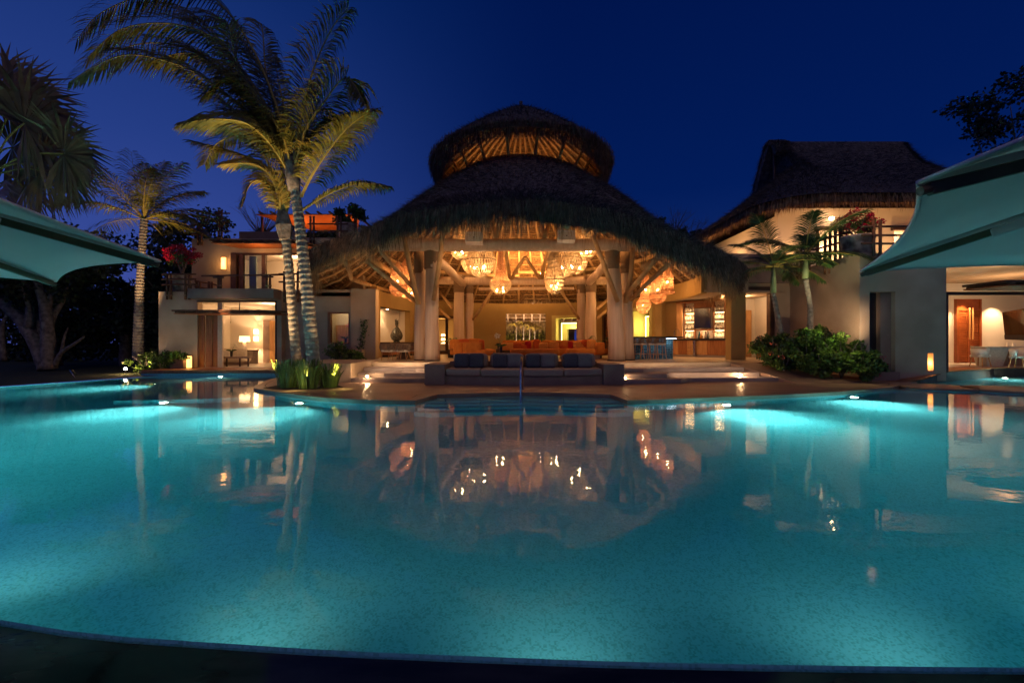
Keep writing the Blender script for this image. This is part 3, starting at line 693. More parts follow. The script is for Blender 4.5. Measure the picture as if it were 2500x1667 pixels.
portal(56, 75.3, 3.62, 1, 'chartreuse doorway with a glowing inner frame opening to the blue dusk behind the sofas')
portal(17, 32, 3.9, 1, 'bright yellow doorway behind the bar stools, beside the right columns')
# left glazed room
t_ = thing('glazed_doorway', 'dark framed glass doorway between the left columns, sitting room behind', 'doorway', (*wp(131, WR), F))
mb = MB()
for s0, s1 in ((123.5, 125.3), (137.3, 139), (131, 131.6)):
    mb.prism([wp(s0, WR-.05), wp(s1, WR-.05), wp(s1, WR+.2), wp(s0, WR+.2)], F, 3.5)
mb.prism([wp(123.5, WR-.05), wp(131, WR-.05), wp(139, WR-.05), wp(139, WR+.2), wp(123.5, WR+.2)], 3.3, 3.5)
mb.prism([wp(123.5, WR-.04), wp(131, WR-.04), wp(139, WR-.04), wp(139, WR+.2), wp(123.5, WR+.2)], F, F+.25)
mb.build('frame', darkwood, t_)
rm = MB(); rm.box(-9.5, -3.2, 39.5, 39.6, .7, 3.9); rm.box(-9.6, -9.5, 34, 39.6, .7, 3.9); rm.box(-3.2, -3.1, 36.0, 39.6, .7, 3.9); rm.box(-9.5, -3.2, 34.5, 39.5, 3.5, 3.6)
rm.build('room_shell', stucco_in, t_)
lamp('POINT', (-5.6, 37, 3.0), 60, WARM2, .2)
for k in range(3):
    p = at(1082+0*k, 818+10*k, 39.0); MB().lathe([(.01, .1), (.16, .1), (.16, -.08), (.01, -.08)], p, 10).build('wall_light', strip, t_)
for k, px in enumerate((1076, 1092)):
    p = at(px, 851, 37); MB().cushion(p, (.8, .6, .9)).build('armchair_back', linen, t_, smooth=True)
MB().cushion(at(1085, 862, 36.5), (1.6, .7, .4)).build('seat', linen, t_, smooth=True)
# shutter door right
t_ = thing('louvred_door', 'narrow dark louvred door in the curved wall right of the rear columns', 'door', (*wp(45, WR), F))
mb = MB()
for s0, s1 in ((42, 43), (47, 48)): mb.prism([wp(s0, WR-.05), wp(s1, WR-.05), wp(s1, WR+.2), wp(s0, WR+.2)], F, 3.6)
mb.prism([wp(42, WR-.05), wp(48, WR-.05), wp(48, WR+.2), wp(42, WR+.2)], 3.4, 3.6); mb.build('frame', darkwood, t_)
mb = MB()
for k in range(26):
    z = F+.12+k*.1; mb.prism([wp(43.8, WR+.1), wp(46.6, WR+.1), wp(46.6, WR+.15), wp(43.8, WR+.15)], z, z+.06)
mb.build('louvre', teak, t_)
MB().prism([wp(42.5, WR+.3), wp(47.5, WR+.3), wp(47.5, WR+.32), wp(42.5, WR+.32)], F, 3.6).build('backing', black, t_)

# outer left wall (dark, frontal) with window
o = wallx(-12.05, -7.12, 23.9, 24.3, .0, 4.35, [(-9.7, -8.55, 1.5, 3.18)]).build('outer_wall', stucco, pav)
MB().box(-8.3, -7.02, 23.4, 23.898, .0, 4.34).build('corner_wall', stucco, pav)
MB().box(-8.6, -7.55, 22.9, 23.398, .7, 1.22).build('wall_bench', stucco, pav, bevel=.02)
t_ = thing('framed_window', 'square timber-framed window in the plaster wall left of the pavilion, orchid inside', 'window', (-9.12, 24.1, 1.5))
mb = MB(); x0, x1, z0, z1 = -9.7, -8.55, 1.5, 3.18
mb.box(x0, x0+.14, 23.93, 24.2, z0, z1); mb.box(x1-.05, x1, 23.93, 24.2, z0, z1); mb.box(x0+.14, x1-.05, 23.93, 24.2, z1-.08, z1); mb.box(x0+.14, x1-.05, 23.93, 24.2, z0, z0+.06)
mb.build('frame', teak, t_)
MB().box(x0+.14, x1-.05, 24.12, 24.13, z0+.06, z1-.08).build('pane', glass, t_)
m_ = MB(); m_.box(-9.9, -8.3, 25.6, 25.7, 1.2, 2.55); m_.build('timber_panel', teak_l, t_)
m_ = MB(); m_.box(-10.2, -8.0, 25.72, 25.8, 1.2, 3.6); m_.box(-10.2, -8.0, 24.4, 25.7, 3.5, 3.6); m_.box(-10.3, -10.2, 24.3, 25.8, 1.0, 3.6); m_.box(-8.0, -7.9, 24.35, 25.8, 1.0, 3.6); m_.build('room_lining', cream, t_)
lamp('POINT', (-9.2, 25.0, 3.2), 9, WARM2, .1)
def orchid(base, h, color, label, side=1):
    t_ = thing('orchid', label, 'potted orchid', base)
    b_ = Vector(base)
    MB().lathe([(.01, 0), (.055, 0), (.07, .28), (.06, .28), (.05, .2)], base, 12).build('vase', black, t_)
    s_ = [b_+Vector((0, 0, .2)), b_+Vector((side*.04, 0, h*.5)), b_+Vector((side*.10, 0, h*.8)), b_+Vector((side*.2, 0, h))]
    MB().tube(spline(s_, 4), .008, 5).build('stem', bushleaf, t_)
    L_ = MB()
    for k in range(6):
        a = k*1.05+.3; d = Vector((math.cos(a), math.sin(a)*.6, 0)); w_ = Vector((-d.y, d.x, 0))*.035; c = b_+Vector((0, 0, .27))
        L_.add([c-w_, c+w_, c+d*.16+w_+Vector((0, 0, .13)), c+d*.3+Vector((0, 0, .08)), c+d*.16-w_+Vector((0, 0, .13))], [(0, 1, 2, 3, 4)])
    L_.build('leaf', bushleaf, t_)
    n = 42; c = blobpts(n, b_+Vector((side*.17, 0, h-.03)), (.13, .06, .11)); npmesh('blossom', leafquads(c, .08, .4), 4, color, t_)
orchid((-9.05, 24.75, 1.5), 1.02, pinkm, 'pink orchid in a dark vase inside the square left window', 1)

# bar wing header, pier, right-front wall
hd = [(9.25, 28.55), (9.55, 27), (9.75, 25.5), (9.75, 24.0), (9.5, 22.7)]
m_ = MB(); m_.prism(hd+[(11.9, 22.7), (14.0, 23.3), (14.0, 31), (9.3, 31)], 4.1, 4.2)
o = m_.build('bar_ceiling', stucco, pav)
m_ = MB(); m_.prism([(9.2, 28.6)]+[(x-.1, y) for x, y in hd[1:-1]]+[(9.4, 22.6)]+[(9.75, 22.8), (9.95, 24), (9.95, 25.5), (9.75, 27), (9.4, 28.7)], 4.05, 4.95); m_.build('curved_header', stucco_in, pav)
MB().box(9.76, 11.75, 22.62, 22.9, 4.07, 6.0).build('front_header', stucco, pav)
MB().box(10.85, 11.6, 22.55, 23.15, .6, 4.06).build('pier', stucco_in, pav, bevel=.03)
A0 = Vector((9.50, 27.5)); U = Vector((.68, -.735))*.82; Nn = Vector((.735, .68))
def bp3(s_, d): p = A0+U*s_+Nn*d; return (p.x, p.y)
def bbox(mb, s0, s1, d0, d1, z0, z1): return mb.prism([bp3(s0, d0), bp3(s1, d0), bp3(s1, d1), bp3(s0, d1)], z0, z1)
m_ = MB(); bbox(m_, -1.6, 4.3, .95, 1.1, .7, 4.1); 
m_.prism([wp(12, WR+.05), wp(12, WR+.4), (9.75, 28.75), bp3(-1.6, .95), bp3(-1.45, .95)], .7, 4.1)
m_.build('bar_back_wall', stucco_in, pav)
MB().box(8.9, 9.3, 28.3, 28.8, .7, 4.06).build('bar_side_pier', stucco_in, pav)
# shelf cabinet
cab = thing('bar_cabinet', 'tall timber back-bar cabinet with lit bottle shelves around a wall screen', 'bar cabinet', (*bp3(2, .6), F))
m_ = MB()
for s_ in (.2, .70, 1.47, 2.84, 3.70, 4.12): bbox(m_, s_, s_+.04, .70, .9, 1.75, 4.0)
bbox(m_, .25, 4.12, .45, .9, 3.93, 4.02); bbox(m_, 3.75, 4.12, .43, .9, 1.75, 3.93); m_.build('frame', teak, cab)
m_ = MB(); bbox(m_, .25, .70, .50, .56, 1.75, 3.2); bbox(m_, .25, .70, .50, .56, 3.2, 3.9); m_.build('side_door', teak_l, cab)
m_ = MB(); bbox(m_, .25, 4.15, .90, .94, 1.0, 4.0); m_.build('back_panel', linen, cab)
m_ = MB(); bbox(m_, -.5, 4.2, .0, .95, 1.70, 1.79); m_.build('counter_top', black, cab, bevel=.01)
for s0, s1, mm in ((-.2, .65, teak_l), (.66, 1.32, teak), (2.0, 2.75, teak_l), (2.76, 4.15, teak)):
    m_ = MB(); bbox(m_, s0, s1, .08, .7, .86, 1.69)
    n = max(2, int((s1-s0)/.17))
    for i in range(n): bbox(m_, s0+(s1-s0)*i/n+.01, s0+(s1-s0)*(i+1)/n-.01, .062, .09, .88, 1.67)
    m_.build('cupboard_door', mm, cab)
for i in range(4):
    m_ = MB(); bbox(m_, 1.34, 1.83, .06, .6, .86+i*.21, 1.05+i*.21); m_.build('drawer', teak_l, cab)
m_ = MB(); bbox(m_, -.2, 4.1, .2, .7, .70, .85); m_.build('plinth', cream, cab)
m_ = MB(); bbox(m_, 1.52, 2.84, .46, .9, 2.28, 2.34); m_.build('mantel', teak, cab); m_ = MB(); bbox(m_, 1.52, 2.84, .6, .9, 3.6, 3.93); m_.build('top_panel', teak, cab)
sh_z = [1.80, 2.32, 2.84, 3.36]
for (s0, s1) in ((.76, 1.46), (2.9, 3.69)):
    for i, z in enumerate(sh_z[1:]): m_ = MB(); bbox(m_, s0, s1, .68, .89, z-.04, z); m_.build('shelf', darkwood, cab)
    for i, z in enumerate(sh_z):
        if i < 3:
            m_ = MB(); bbox(m_, s0+.03, s1-.03, .80, .86, sh_z[i+1]-.07, sh_z[i+1]-.045); m_.build('shelf_light', strip, cab)
    x, y = bp3((s0+s1)/2, .55)
    for z in (2.1, 3.1): lamp('POINT', (x, y, z), 5.0, WARM2, .1)
m_ = MB(); bbox(m_, 1.6, 2.78, .5, .56, 2.42, 3.56)
tv = thing('wall_screen', 'dark flat screen between the two lit bottle shelves of the bar', 'television', (*bp3(2.2, .5), 2.42)); m_.build('screen', glassd, tv)
m_ = MB(); bbox(m_, 1.57, 2.81, .485, .57, 2.39, 2.42); bbox(m_, 1.57, 2.81, .485, .57, 3.56, 3.59); m_.build('bezel', black, tv)
x, y = bp3(2.2, .6); lamp('POINT', (x, y, 2.2), 3, WARM2, .05)
# bottles
def bottle_mb(s_=1): return MB().lathe([(.005, 0), (.055, 0), (.058, .02), (.058, .2), (.02, .255), (.018, .30), (.02, .30), (.02, .33), (.001, .33)], (0, 0, 0), 10)
bt = thing('bottle', 'x', 'bottle', (0, 0, 0), 'clear bottles on the lit bar shelves')
MB().lathe([(.005, 0), (.075, 0), (.08, .02), (.08, .24), (.025, .30), (.022, .34)], (0, 0, 0), 10).build('glass_body', bottlem, bt, smooth=True)
MB().lathe([(.02, .33), (.038, .34), (.038, .39), (.001, .40)], (0, 0, 0), 8).build('stopper', black, bt)
MB().lathe([(.081, .05), (.081, .09)], (0, 0, 0), 10).build('label_band', black, bt)
first = True; wn_ = ['bottom', 'second', 'third', 'top']
for side, (s0, s1, n) in (('left', (.84, 1.40, 4)), ('right', (2.98, 3.62, 5))):
    for i, z in enumerate(sh_z):
        for k in range(n):
            s_ = s0+(s1-s0)*k/(n-1); x, y = bp3(s_+rng.uniform(-.02, .02), .76+.04*(k % 2))
            lab = f'clear black-stoppered bottle, {["leftmost", "second from left", "third from left", "fourth from left", "rightmost"][k if k < n-1 else 4]} on the {wn_[i]} shelf of the {side} rack'
            if first: bt.location = (x, y, z); bt['label'] = lab; first = False
            else: dup(bt, (x, y, z), 0, lab, scale=[1, .85, 1.05, .95][int(rng.integers(4))])
for s_, mm, h, lab in ((2.0, blueglass, .42, 'teal tall carafe on the bar counter below the wall screen'), (2.14, amber, .34, 'amber liquor bottle on the bar counter below the wall screen'), (2.46, linen, .46, 'pale patterned carafe on the bar counter below the wall screen'), (2.62, ceram, .46, 'dark patterned carafe on the bar counter, nearest the right bottle rack')):
    x, y = bp3(s_, .45); t_ = thing('carafe', lab, 'carafe', (x, y, 1.79))
    MB().lathe([(.01, 0), (.07, 0), (.085, h*.3), (.05, h*.65), (.03, h*.8)], (x, y, 1.79), 12, ).build('body', mm, t_, smooth=True)
    MB().lathe([(.03, h*.8), (.045, h*.9), (.03, h), (.001, h)], (x, y, 1.79), 12).build('stopper', mm, t_, smooth=True)
# bottle cooler
m_ = MB(); bbox(m_, 1.86, 1.98, -.12, .5, .75, 1.68); t_ = thing('drinks_cooler', 'slim steel drinks cooler standing between the bar drawers and cupboards', 'cooler', (*bp3(1.9, -.1), .72))
bbox(m_, 1.98, 2.0, -.1, .5, .75, 1.66); m_.build('body', metal, t_, bevel=.02); m_ = MB(); bbox(m_, 1.87, 1.97, -.145, -.12, 1.5, 1.55); m_.build('handle', black, t_)
# bar counter
t_ = thing('bar_counter', 'blue glass mosaic bar counter with dark top and lit edge', 'bar', (7, 23.8, F))
MB().box(5.3, 8.35, 23.6, 24.35, F, 1.78).build('tiled_front', btile, t_)
MB().box(5.1, 8.75, 23.2, 24.5, 1.80, 1.88).build('counter_top', black, t_, bevel=.01)
MB().box(6.3, 8.5, 23.50, 23.53, 1.765, 1.79).build('under_light', mat('cool_led', (1, 1, 1), None, .5, 1, emit=(.75, .9, 1), es=5), t_)
for x in (6.9, 7.5, 8.1): lamp('SPOT', (x, 23.38, 1.77), 2.5, (.75, .9, 1), .03, (x, 23.62, 1.0), 120, .8)
MB().tube([(8.5, 23.8, 1.88), (8.5, 23.8, 2.2), (8.56, 23.8, 2.27), (8.66, 23.8, 2.27), (8.72, 23.8, 2.2), (8.72, 23.8, 2.08)], .014, 7).build('tap', metal, t_)
# bar stools
def stool():
    t_ = thing('bar_stool', '', 'bar stool', (0, 0, 0), 'woven bar stools at the mosaic bar')
    MB().cushion((0, 0, .78), (.5, .46, .09)).build('seat', linen, t_, smooth=True)
    mb = MB()
    for k in range(15):
        a = R(180+k*180/14); x, y = .27*math.cos(a), .24*math.sin(a)
        mb.tube([(x*.9, y*.9, .80), (x*1.12, y*1.12, .93), (x*1.05, y*1.05, 1.06)], .022, 5)
    mb.tube([(.27*1.05*math.cos(R(a)), .24*1.05*math.sin(R(a)), 1.06) for a in range(180, 361, 15)], .02, 6)
    mb.build('woven_back', mat('brown_strap', (.22, .15, .10), (.13, .09, .06), .8, 10, .2), t_)
    for sx_, sy_ in ((1, 1), (1, -1), (-1, 1), (-1, -1)):
        MB().tube([(sx_*.18, sy_*.16, .76), (sx_*.25, sy_*.24, 0)], .016, 6).build('leg', teak_l, t_)
    MB().tube([(-.23, -.21, .28), (.23, -.21, .28)], .012, 5).build('footrest', teak_l, t_)
    MB().tube([(-.23, .21, .28), (.23, .21, .28)], .012, 5).build('footrest', teak_l, t_)
    return t_
s0 = stool(); lb = ['bar stool nearest the big right columns, at the mosaic bar', 'second bar stool from the right columns', 'third bar stool from the right columns', 'bar stool nearest the lit end of the mosaic bar']
for k, (px, Y) in enumerate([(1558, 23.4), (1576, 23.1), (1593, 22.8), (1611, 22.6)]):
    x = (px-1250)*Y/FPX
    if k == 0: s0.location = (x, Y, F); s0['label'] = lb[0]
    else: dup(s0, (x, Y, F), R(8*k-20), lb[k])
# dining chairs at left
def dchair():
    t_ = thing('dining_chair', '', 'dining chair', (0, 0, 0), 'woven dining chairs in front of the niche')
    MB().cushion((0, 0, .46), (.56, .54, .1)).build('seat', linen, t_, smooth=True)
    mb = MB()
    for k in range(17):
        a = R(172+k*196/16); x, y = .31*math.cos(a), .30*math.sin(a)
        mb.tube([(x*.92, y*.92, .46), (x*1.1, y*1.1, .62), (x*1.02, y*1.02, .80)], .024, 5)
    mb.tube([(.32*math.cos(R(a)), .31*math.sin(R(a)), .80) for a in range(172, 370, 14)], .022, 6)
    mb.build('woven_back', MATS['brown_strap'], t_)
    for sx_, sy_ in ((1, 1), (1, -1), (-1, 1), (-1, -1)):
        MB().tube([(sx_*.2, sy_*.18, .44), (sx_*.27, sy_*.26, 0)], .016, 6).build('leg', teak_l, t_)
    return t_
d0 = dchair(); lb = ['woven dining chair farthest left, before the sideboard', 'second woven dining chair from the left, before the sideboard', 'third woven dining chair from the left, backing the steps', 'woven dining chair closest to the left front columns']
for k, (px, Y) in enumerate([(945, 22.0), (963, 22.3), (985, 22.0), (1011, 23.2)]):
    x = (px-1250)*Y/FPX
    if k == 0: d0.location = (x, Y, F); d0['label'] = lb[0]; d0.rotation_euler = (0, 0, R(15))
    else: dup(d0, (x, Y, F), R([0, 5, -12, 70][k]), lb[k])
t_ = thing('dining_table', 'dark round dining table behind the woven chairs on the left', 'table', (-5.6, 23.6, F))
MB().lathe([(.01, .76), (.9, .76), (.95, .73), (.9, .70), (.01, .70)], (-5.6, 23.6, F), 28).build('table_top', darkwood, t_)
MB().lathe([(.3, .7), (.16, .4), (.4, 0)], (-5.6, 23.6, F), 16).build('pedestal', darkwood, t_)
# ---------------- seating ----------------
so = thing('built_in_sofa', 'long built-in poolside sofa of dark plaster with grey seat cushions', 'sofa', (.4, 16.8, .075))
MB().box(-3.16, -2.42, 16.4, 18.1, .07, .80).build('arm_block', purple, so, bevel=.02)
MB().box(3.30, 4.06, 16.4, 18.1, .07, .80).build('arm_block', purple, so, bevel=.02)
arcf = [(-2.42, 16.42)]+[(x, 15.95+.06*(x-.44)**2) for x in np.linspace(-2.3, 3.2, 12)]+[(3.30, 16.42), (3.30, 18.1), (-2.42, 18.1)]
MB().prism([(x, y+.12) if y < 17 else (x, y) for x, y in arcf], .07, .40).build('base', purple, so)
MB().box(-2.42, 3.30, 17.75, 18.1, .39, .85).build('back_rest_wall', purple, so)
xs = [-2.41, -1.12, .40, 1.83, 3.29]
for a, b_ in zip(xs, xs[1:]):
    c = (a+b_)/2; f = lambda x: 15.98+.06*(x-.44)**2
    MB().prism([(a+.012, f(a)), (c, f(c)), (b_-.012, f(b_)), (b_-.012, 17.7), (a+.012, 17.7)], .40, .64).build('seat_cushion', taupe, so, bevel=.05)
for px in (1150, 1238, 1322, 1412):
    p = at(px, 880, 17.45); MB().cushion((p.x, 17.5, .90), (1.32, .3, .56), rx=R(-8), e=.4).build('back_cushion', taupe, so, smooth=True)
pl = [(1127, slate, 'dark slate square pillow, leftmost on the poolside sofa'), (1163, slate, 'dark slate square pillow second from the left on the poolside sofa'), (1221, slate, 'dark ribbed pillow third from the left on the poolside sofa'), (1256, slate_l, 'mid grey pillow just left of the pool handrail'),
      (1302, slate, 'dark slate pillow just right of the pool handrail'), (1338, slate_l, 'light grey pillow with pointed corners right of centre on the poolside sofa'), (1393, slate, 'dark ribbed pillow second from the right on the poolside sofa'), (1428, slate_l, 'grey pillow rightmost on the poolside sofa')]
for px, mm, lab in pl:
    p = at(px, 880, 17.1); c = (p.x, 17.12, .90); t_ = tag(MB().cushion(c, (.60, .26, .58), rz=R(random.uniform(-6, 6)), rx=R(-14), pillow=True, n=24).build('throw_pillow', mm, smooth=True), lab, 'pillow', 'square pillows on the poolside sofa')
# handrail
hr = thing('handrail', 'curved steel pool handrail standing at the notch steps', 'handrail', (.3, 13.9, .075))
MB().tube(spline([(.24, 12.55, -.75), (.24, 12.6, .55), (.25, 12.75, .95), (.27, 13.05, 1.15), (.29, 13.5, 1.12), (.31, 13.9, .85), (.33, 14.3, .5), (.335, 14.8, .08)], 6), .028, 10).build('rail', metal, hr, smooth=True)
MB().lathe([(.01, .02), (.07, .02), (.07, 0)], (.335, 14.8, .077), 14).build('flange', metal, hr)
MB().lathe([(.01, .02), (.07, .02), (.07, 0)], (.24, 12.55, -.6), 14).build('flange', metal, hr)
# orange modular sofas
def channel_sofa(c, w_, n, lab, h=.75, back=True, z=F):
    t_ = thing('modular_sofa', lab, 'sofa', c)
    return t_
t_ = thing('modular_sofa', 'orange channel-back sofa at the left end of the lounge', 'sofa', (at(1150, 850, 21.2).x, 21.2, F))
for px, w_, y in ((1106, .26, 21.6), (1114, .26, 21.4), (1123, .28, 21.2), (1139, .34, 21.0), (1157, .62, 20.9)):
    p = at(px, 850, y); MB().cushion((p.x, y, 1.30), (w_ if px < 1150 else .78, .3, .60), e=.25, n=20).build('back_panel', orange, t_, smooth=True)
MB().cushion((at(1165, 0, 21.3).x, 21.7, 1.13), (1.5, 1.3, .30), e=.3).build('seat', orange, t_, smooth=True)
MB().cushion((at(1186, 0, 21.3).x, 21.2, 1.13), (.95, 1.0, .28), e=.35).build('seat', orange, t_, smooth=True)
MB().box(at(1105, 0, 21.6).x+.1, at(1190, 0, 21.6).x-.1, 21.2, 22.0, F, 1.0).build('plinth', linen, t_)
for k, (px, py) in enumerate([(1115, 835), (1134, 834), (1158, 833)]):
    p = at(px, py+6, 21.5); tag(MB().cushion(p, (.7, .28, .5), rx=R(-10), e=.45).build('throw_pillow', orange_d if k == 1 else orange, smooth=True), ['orange pillow at the left end behind the channel-back sofa', 'deep orange pillow in the middle behind the channel-back sofa', 'orange pillow at the right end behind the channel-back sofa'][k], 'pillow')
p = at(1176, 845, 21.25); tag(MB().cushion(p, (.26, .3, .62), e=.4).build('throw_pillow', orange_d, smooth=True), 'upright deep orange pillow at the right edge of the channel-back sofa', 'pillow')
def ottoman(x0, x1, Y, ya, yb, lab):
    a, b_ = at(x0, ya, Y), at(x1, yb, Y); c = (a+b_)/2
    t_ = thing('ottoman', lab, 'ottoman', (c.x, Y+.4, F)); MB().cushion((c.x, Y+.45, c.z), (b_.x-a.x, 1.0, a.z-b_.z), e=.28, n=24).build('upholstery', orange, t_, smooth=True)
    MB().box(a.x+.2, b_.x-.2, Y+.15, Y+.8, F, b_.z+.03).build('plinth', darkwood, t_)
ottoman(1245, 1367, 20.8, 851, 866, 'long orange ottoman in the middle of the lounge, behind the grey sofa')
ottoman(1386, 1455, 21.0, 851, 865, 'short orange ottoman on the right, in front of the corner sofa')
t_ = thing('modular_sofa', 'large orange corner sofa across the back right of the lounge, covered in pillows', 'sofa', (3.2, 24.4, F))
MB().cushion((at(1415, 0, 24).x, 24.2, 1.08), (3.0, 1.2, .38), e=.25).build('seat', orange, t_, smooth=True)
MB().cushion((at(1290, 0, 25).x, 25.4, 1.08), (3.6, 1.1, .34), e=.25).build('seat', mat('dark_brown_base', (.06, .03, .02), None, .7, 5), t_, smooth=True)
for px in (1243, 1276, 1305, 1340, 1372, 1400, 1425): MB().cushion((at(px, 0, 25.5).x, 25.7, 1.42), (.8, .3, .56), e=.35).build('back_panel', orange, t_, smooth=True)
MB().cushion((at(1461, 0, 23).x, 23.0, 1.28), (.42, 1.4, .62), e=.25).build('arm', orange, t_, smooth=True)
MB().cushion((at(1447, 0, 23).x, 23.4, 1.38), (.34, 1.2, .70), e=.3).build('arm', amber, t_, smooth=True)
MB().box(2.6, 4.5, 23.2, 24.6, F, .95).build('plinth', linen, t_)
pil = [(1239, 845, amber, 34, 17, 'amber bolster pillow, leftmost on the corner sofa'), (1264, 845, orange_d, 24, 18, 'orange square pillow next to the amber bolster'), (1283, 847, orange_d, 26, 12, 'flat orange pillow in front of the red one'), (1289, 844, redc, 17, 22, 'red pillow left of centre on the corner sofa'),
       (1310, 842, orange_d, 17, 26, 'tall round rust pillow in the middle of the corner sofa'), (1326, 844, amber, 26, 17, 'oval amber pillow beside the rust pillow'), (1353, 843, amber, 24, 17, 'pale amber pillow right of centre'), (1375, 840, orange, 24, 16, 'orange pillow behind the striped cushion'),
       (1376, 847, orange_d, 20, 13, 'small striped orange cushion on the corner sofa'), (1392, 843, redc, 15, 20, 'red pillow on the right half of the corner sofa'), (1408, 842, amber, 22, 18, 'amber pillow right of the second red pillow'), (1420, 846, amber, 40, 13, 'long flat amber bolster at the right end'),
       (1427, 838, orange_d, 15, 18, 'upright orange pillow at the corner, left one'), (1438, 838, orange_d, 12, 20, 'upright orange pillow at the corner, right one')]
for px, py, mm, w_, h_, lab in pil:
    Y = 24.0; p = at(px, py, Y); s_ = Y/FPX
    tag(MB().cushion(p, (w_*s_, .28, h_*s_*1.1), rz=R(random.uniform(-10, 10)), e=.5).build('throw_pillow', mm, smooth=True), lab, 'pillow')
t_ = thing('console_table', 'long low dark console table along the back wall behind the corner sofa', 'console table', (1.0, 26.6, F))
a, b_ = at(1212, 838, 26.4), at(1357, 838, 26.4)
MB().box(a.x, b_.x, 26.3, 26.8, 1.47, 1.53).build('table_top', black, t_)
for x in (a.x+.1, b_.x-.1, .6): MB().box(x-.04, x+.04, 26.35, 26.75, F, 1.47).build('leg', black, t_)
p = at(1223, 862, 20.4); t_ = thing('side_table', 'small dark side table carrying the white orchid, between the sofas', 'side table', (p.x, 20.4, F))
MB().lathe([(.01, .40), (.38, .40), (.38, .36), (.01, .36)], (p.x, 20.4, F), 20).build('table_top', black, t_); MB().lathe([(.05, .36), (.05, .02), (.25, 0)], (p.x, 20.4, F), 12).build('pedestal', black, t_)
orchid((p.x, 20.4, F+.40), .80, whitef, 'white orchid in a black vase between the orange sofas', -1)
p = at(1232, 855, 22.5)
for k, (px, Y) in enumerate([(1101, 25.5), (1462, 25.0)]):
    p = at(px, 812, Y); b0 = Vector((p.x, Y, F)); t_ = thing('potted_plant', ['broad leaved potted plant beside the rear left columns', 'broad leaved potted plant beside the rear right columns'][k], 'potted plant', b0)
    MB().lathe([(.01, 0), (.16, 0), (.2, .45), (.18, .45)], b0, 14).build('pot', black, t_)
    mb = MB(); mb2 = MB()
    for i in range(7):
        a = i*.9+k; d = Vector((math.cos(a), math.sin(a), 0)); top = b0+d*.3+Vector((0, 0, .9+.1*(i % 4))); mb2.tube([b0+Vector((0, 0, .4)), b0+d*.1+Vector((0, 0, .8)), top], .01, 4)
        w_ = Vector((-d.y, d.x, 0))*.1; mb.add([top, top+d*.15+w_+Vector((0, 0, .02)), top+d*.42-Vector((0, 0, .1)), top+d*.15-w_+Vector((0, 0, .02))], [(0, 1, 2, 3)])
    mb.build('leaf', bushleaf, t_); mb2.build('stem', bushleaf, t_)

# ---------------- pendants ----------------
def net_surface(prof, c, n=26, turns=.9, r_=.011, m=14):
    mb = MB(); P_ = []
    L_ = [0]
    for (a, b_), (c_, d) in zip(prof, prof[1:]): L_.append(L_[-1]+math.hypot(c_-a, d-b_))
    def ev(t):
        s_ = t*L_[-1]
        for i in range(len(prof)-1):
            if s_ <= L_[i+1]+1e-9:
                k = (s_-L_[i])/max(1e-9, L_[i+1]-L_[i]); return prof[i][0]+(prof[i+1][0]-prof[i][0])*k, prof[i][1]+(prof[i+1][1]-prof[i][1])*k
        return prof[-1]
    for sg in (1, -1):
        for k in range(n):
            pts = []
            for i in range(m+1):
                t = i/m; r0, z0 = ev(t); a = 2*math.pi*k/n+sg*turns*t*1.6
                pts.append((c[0]+r0*math.cos(a), c[1]+r0*math.sin(a), c[2]+z0))
            mb.tube(pts, r_, 3, cap=False)
    return mb
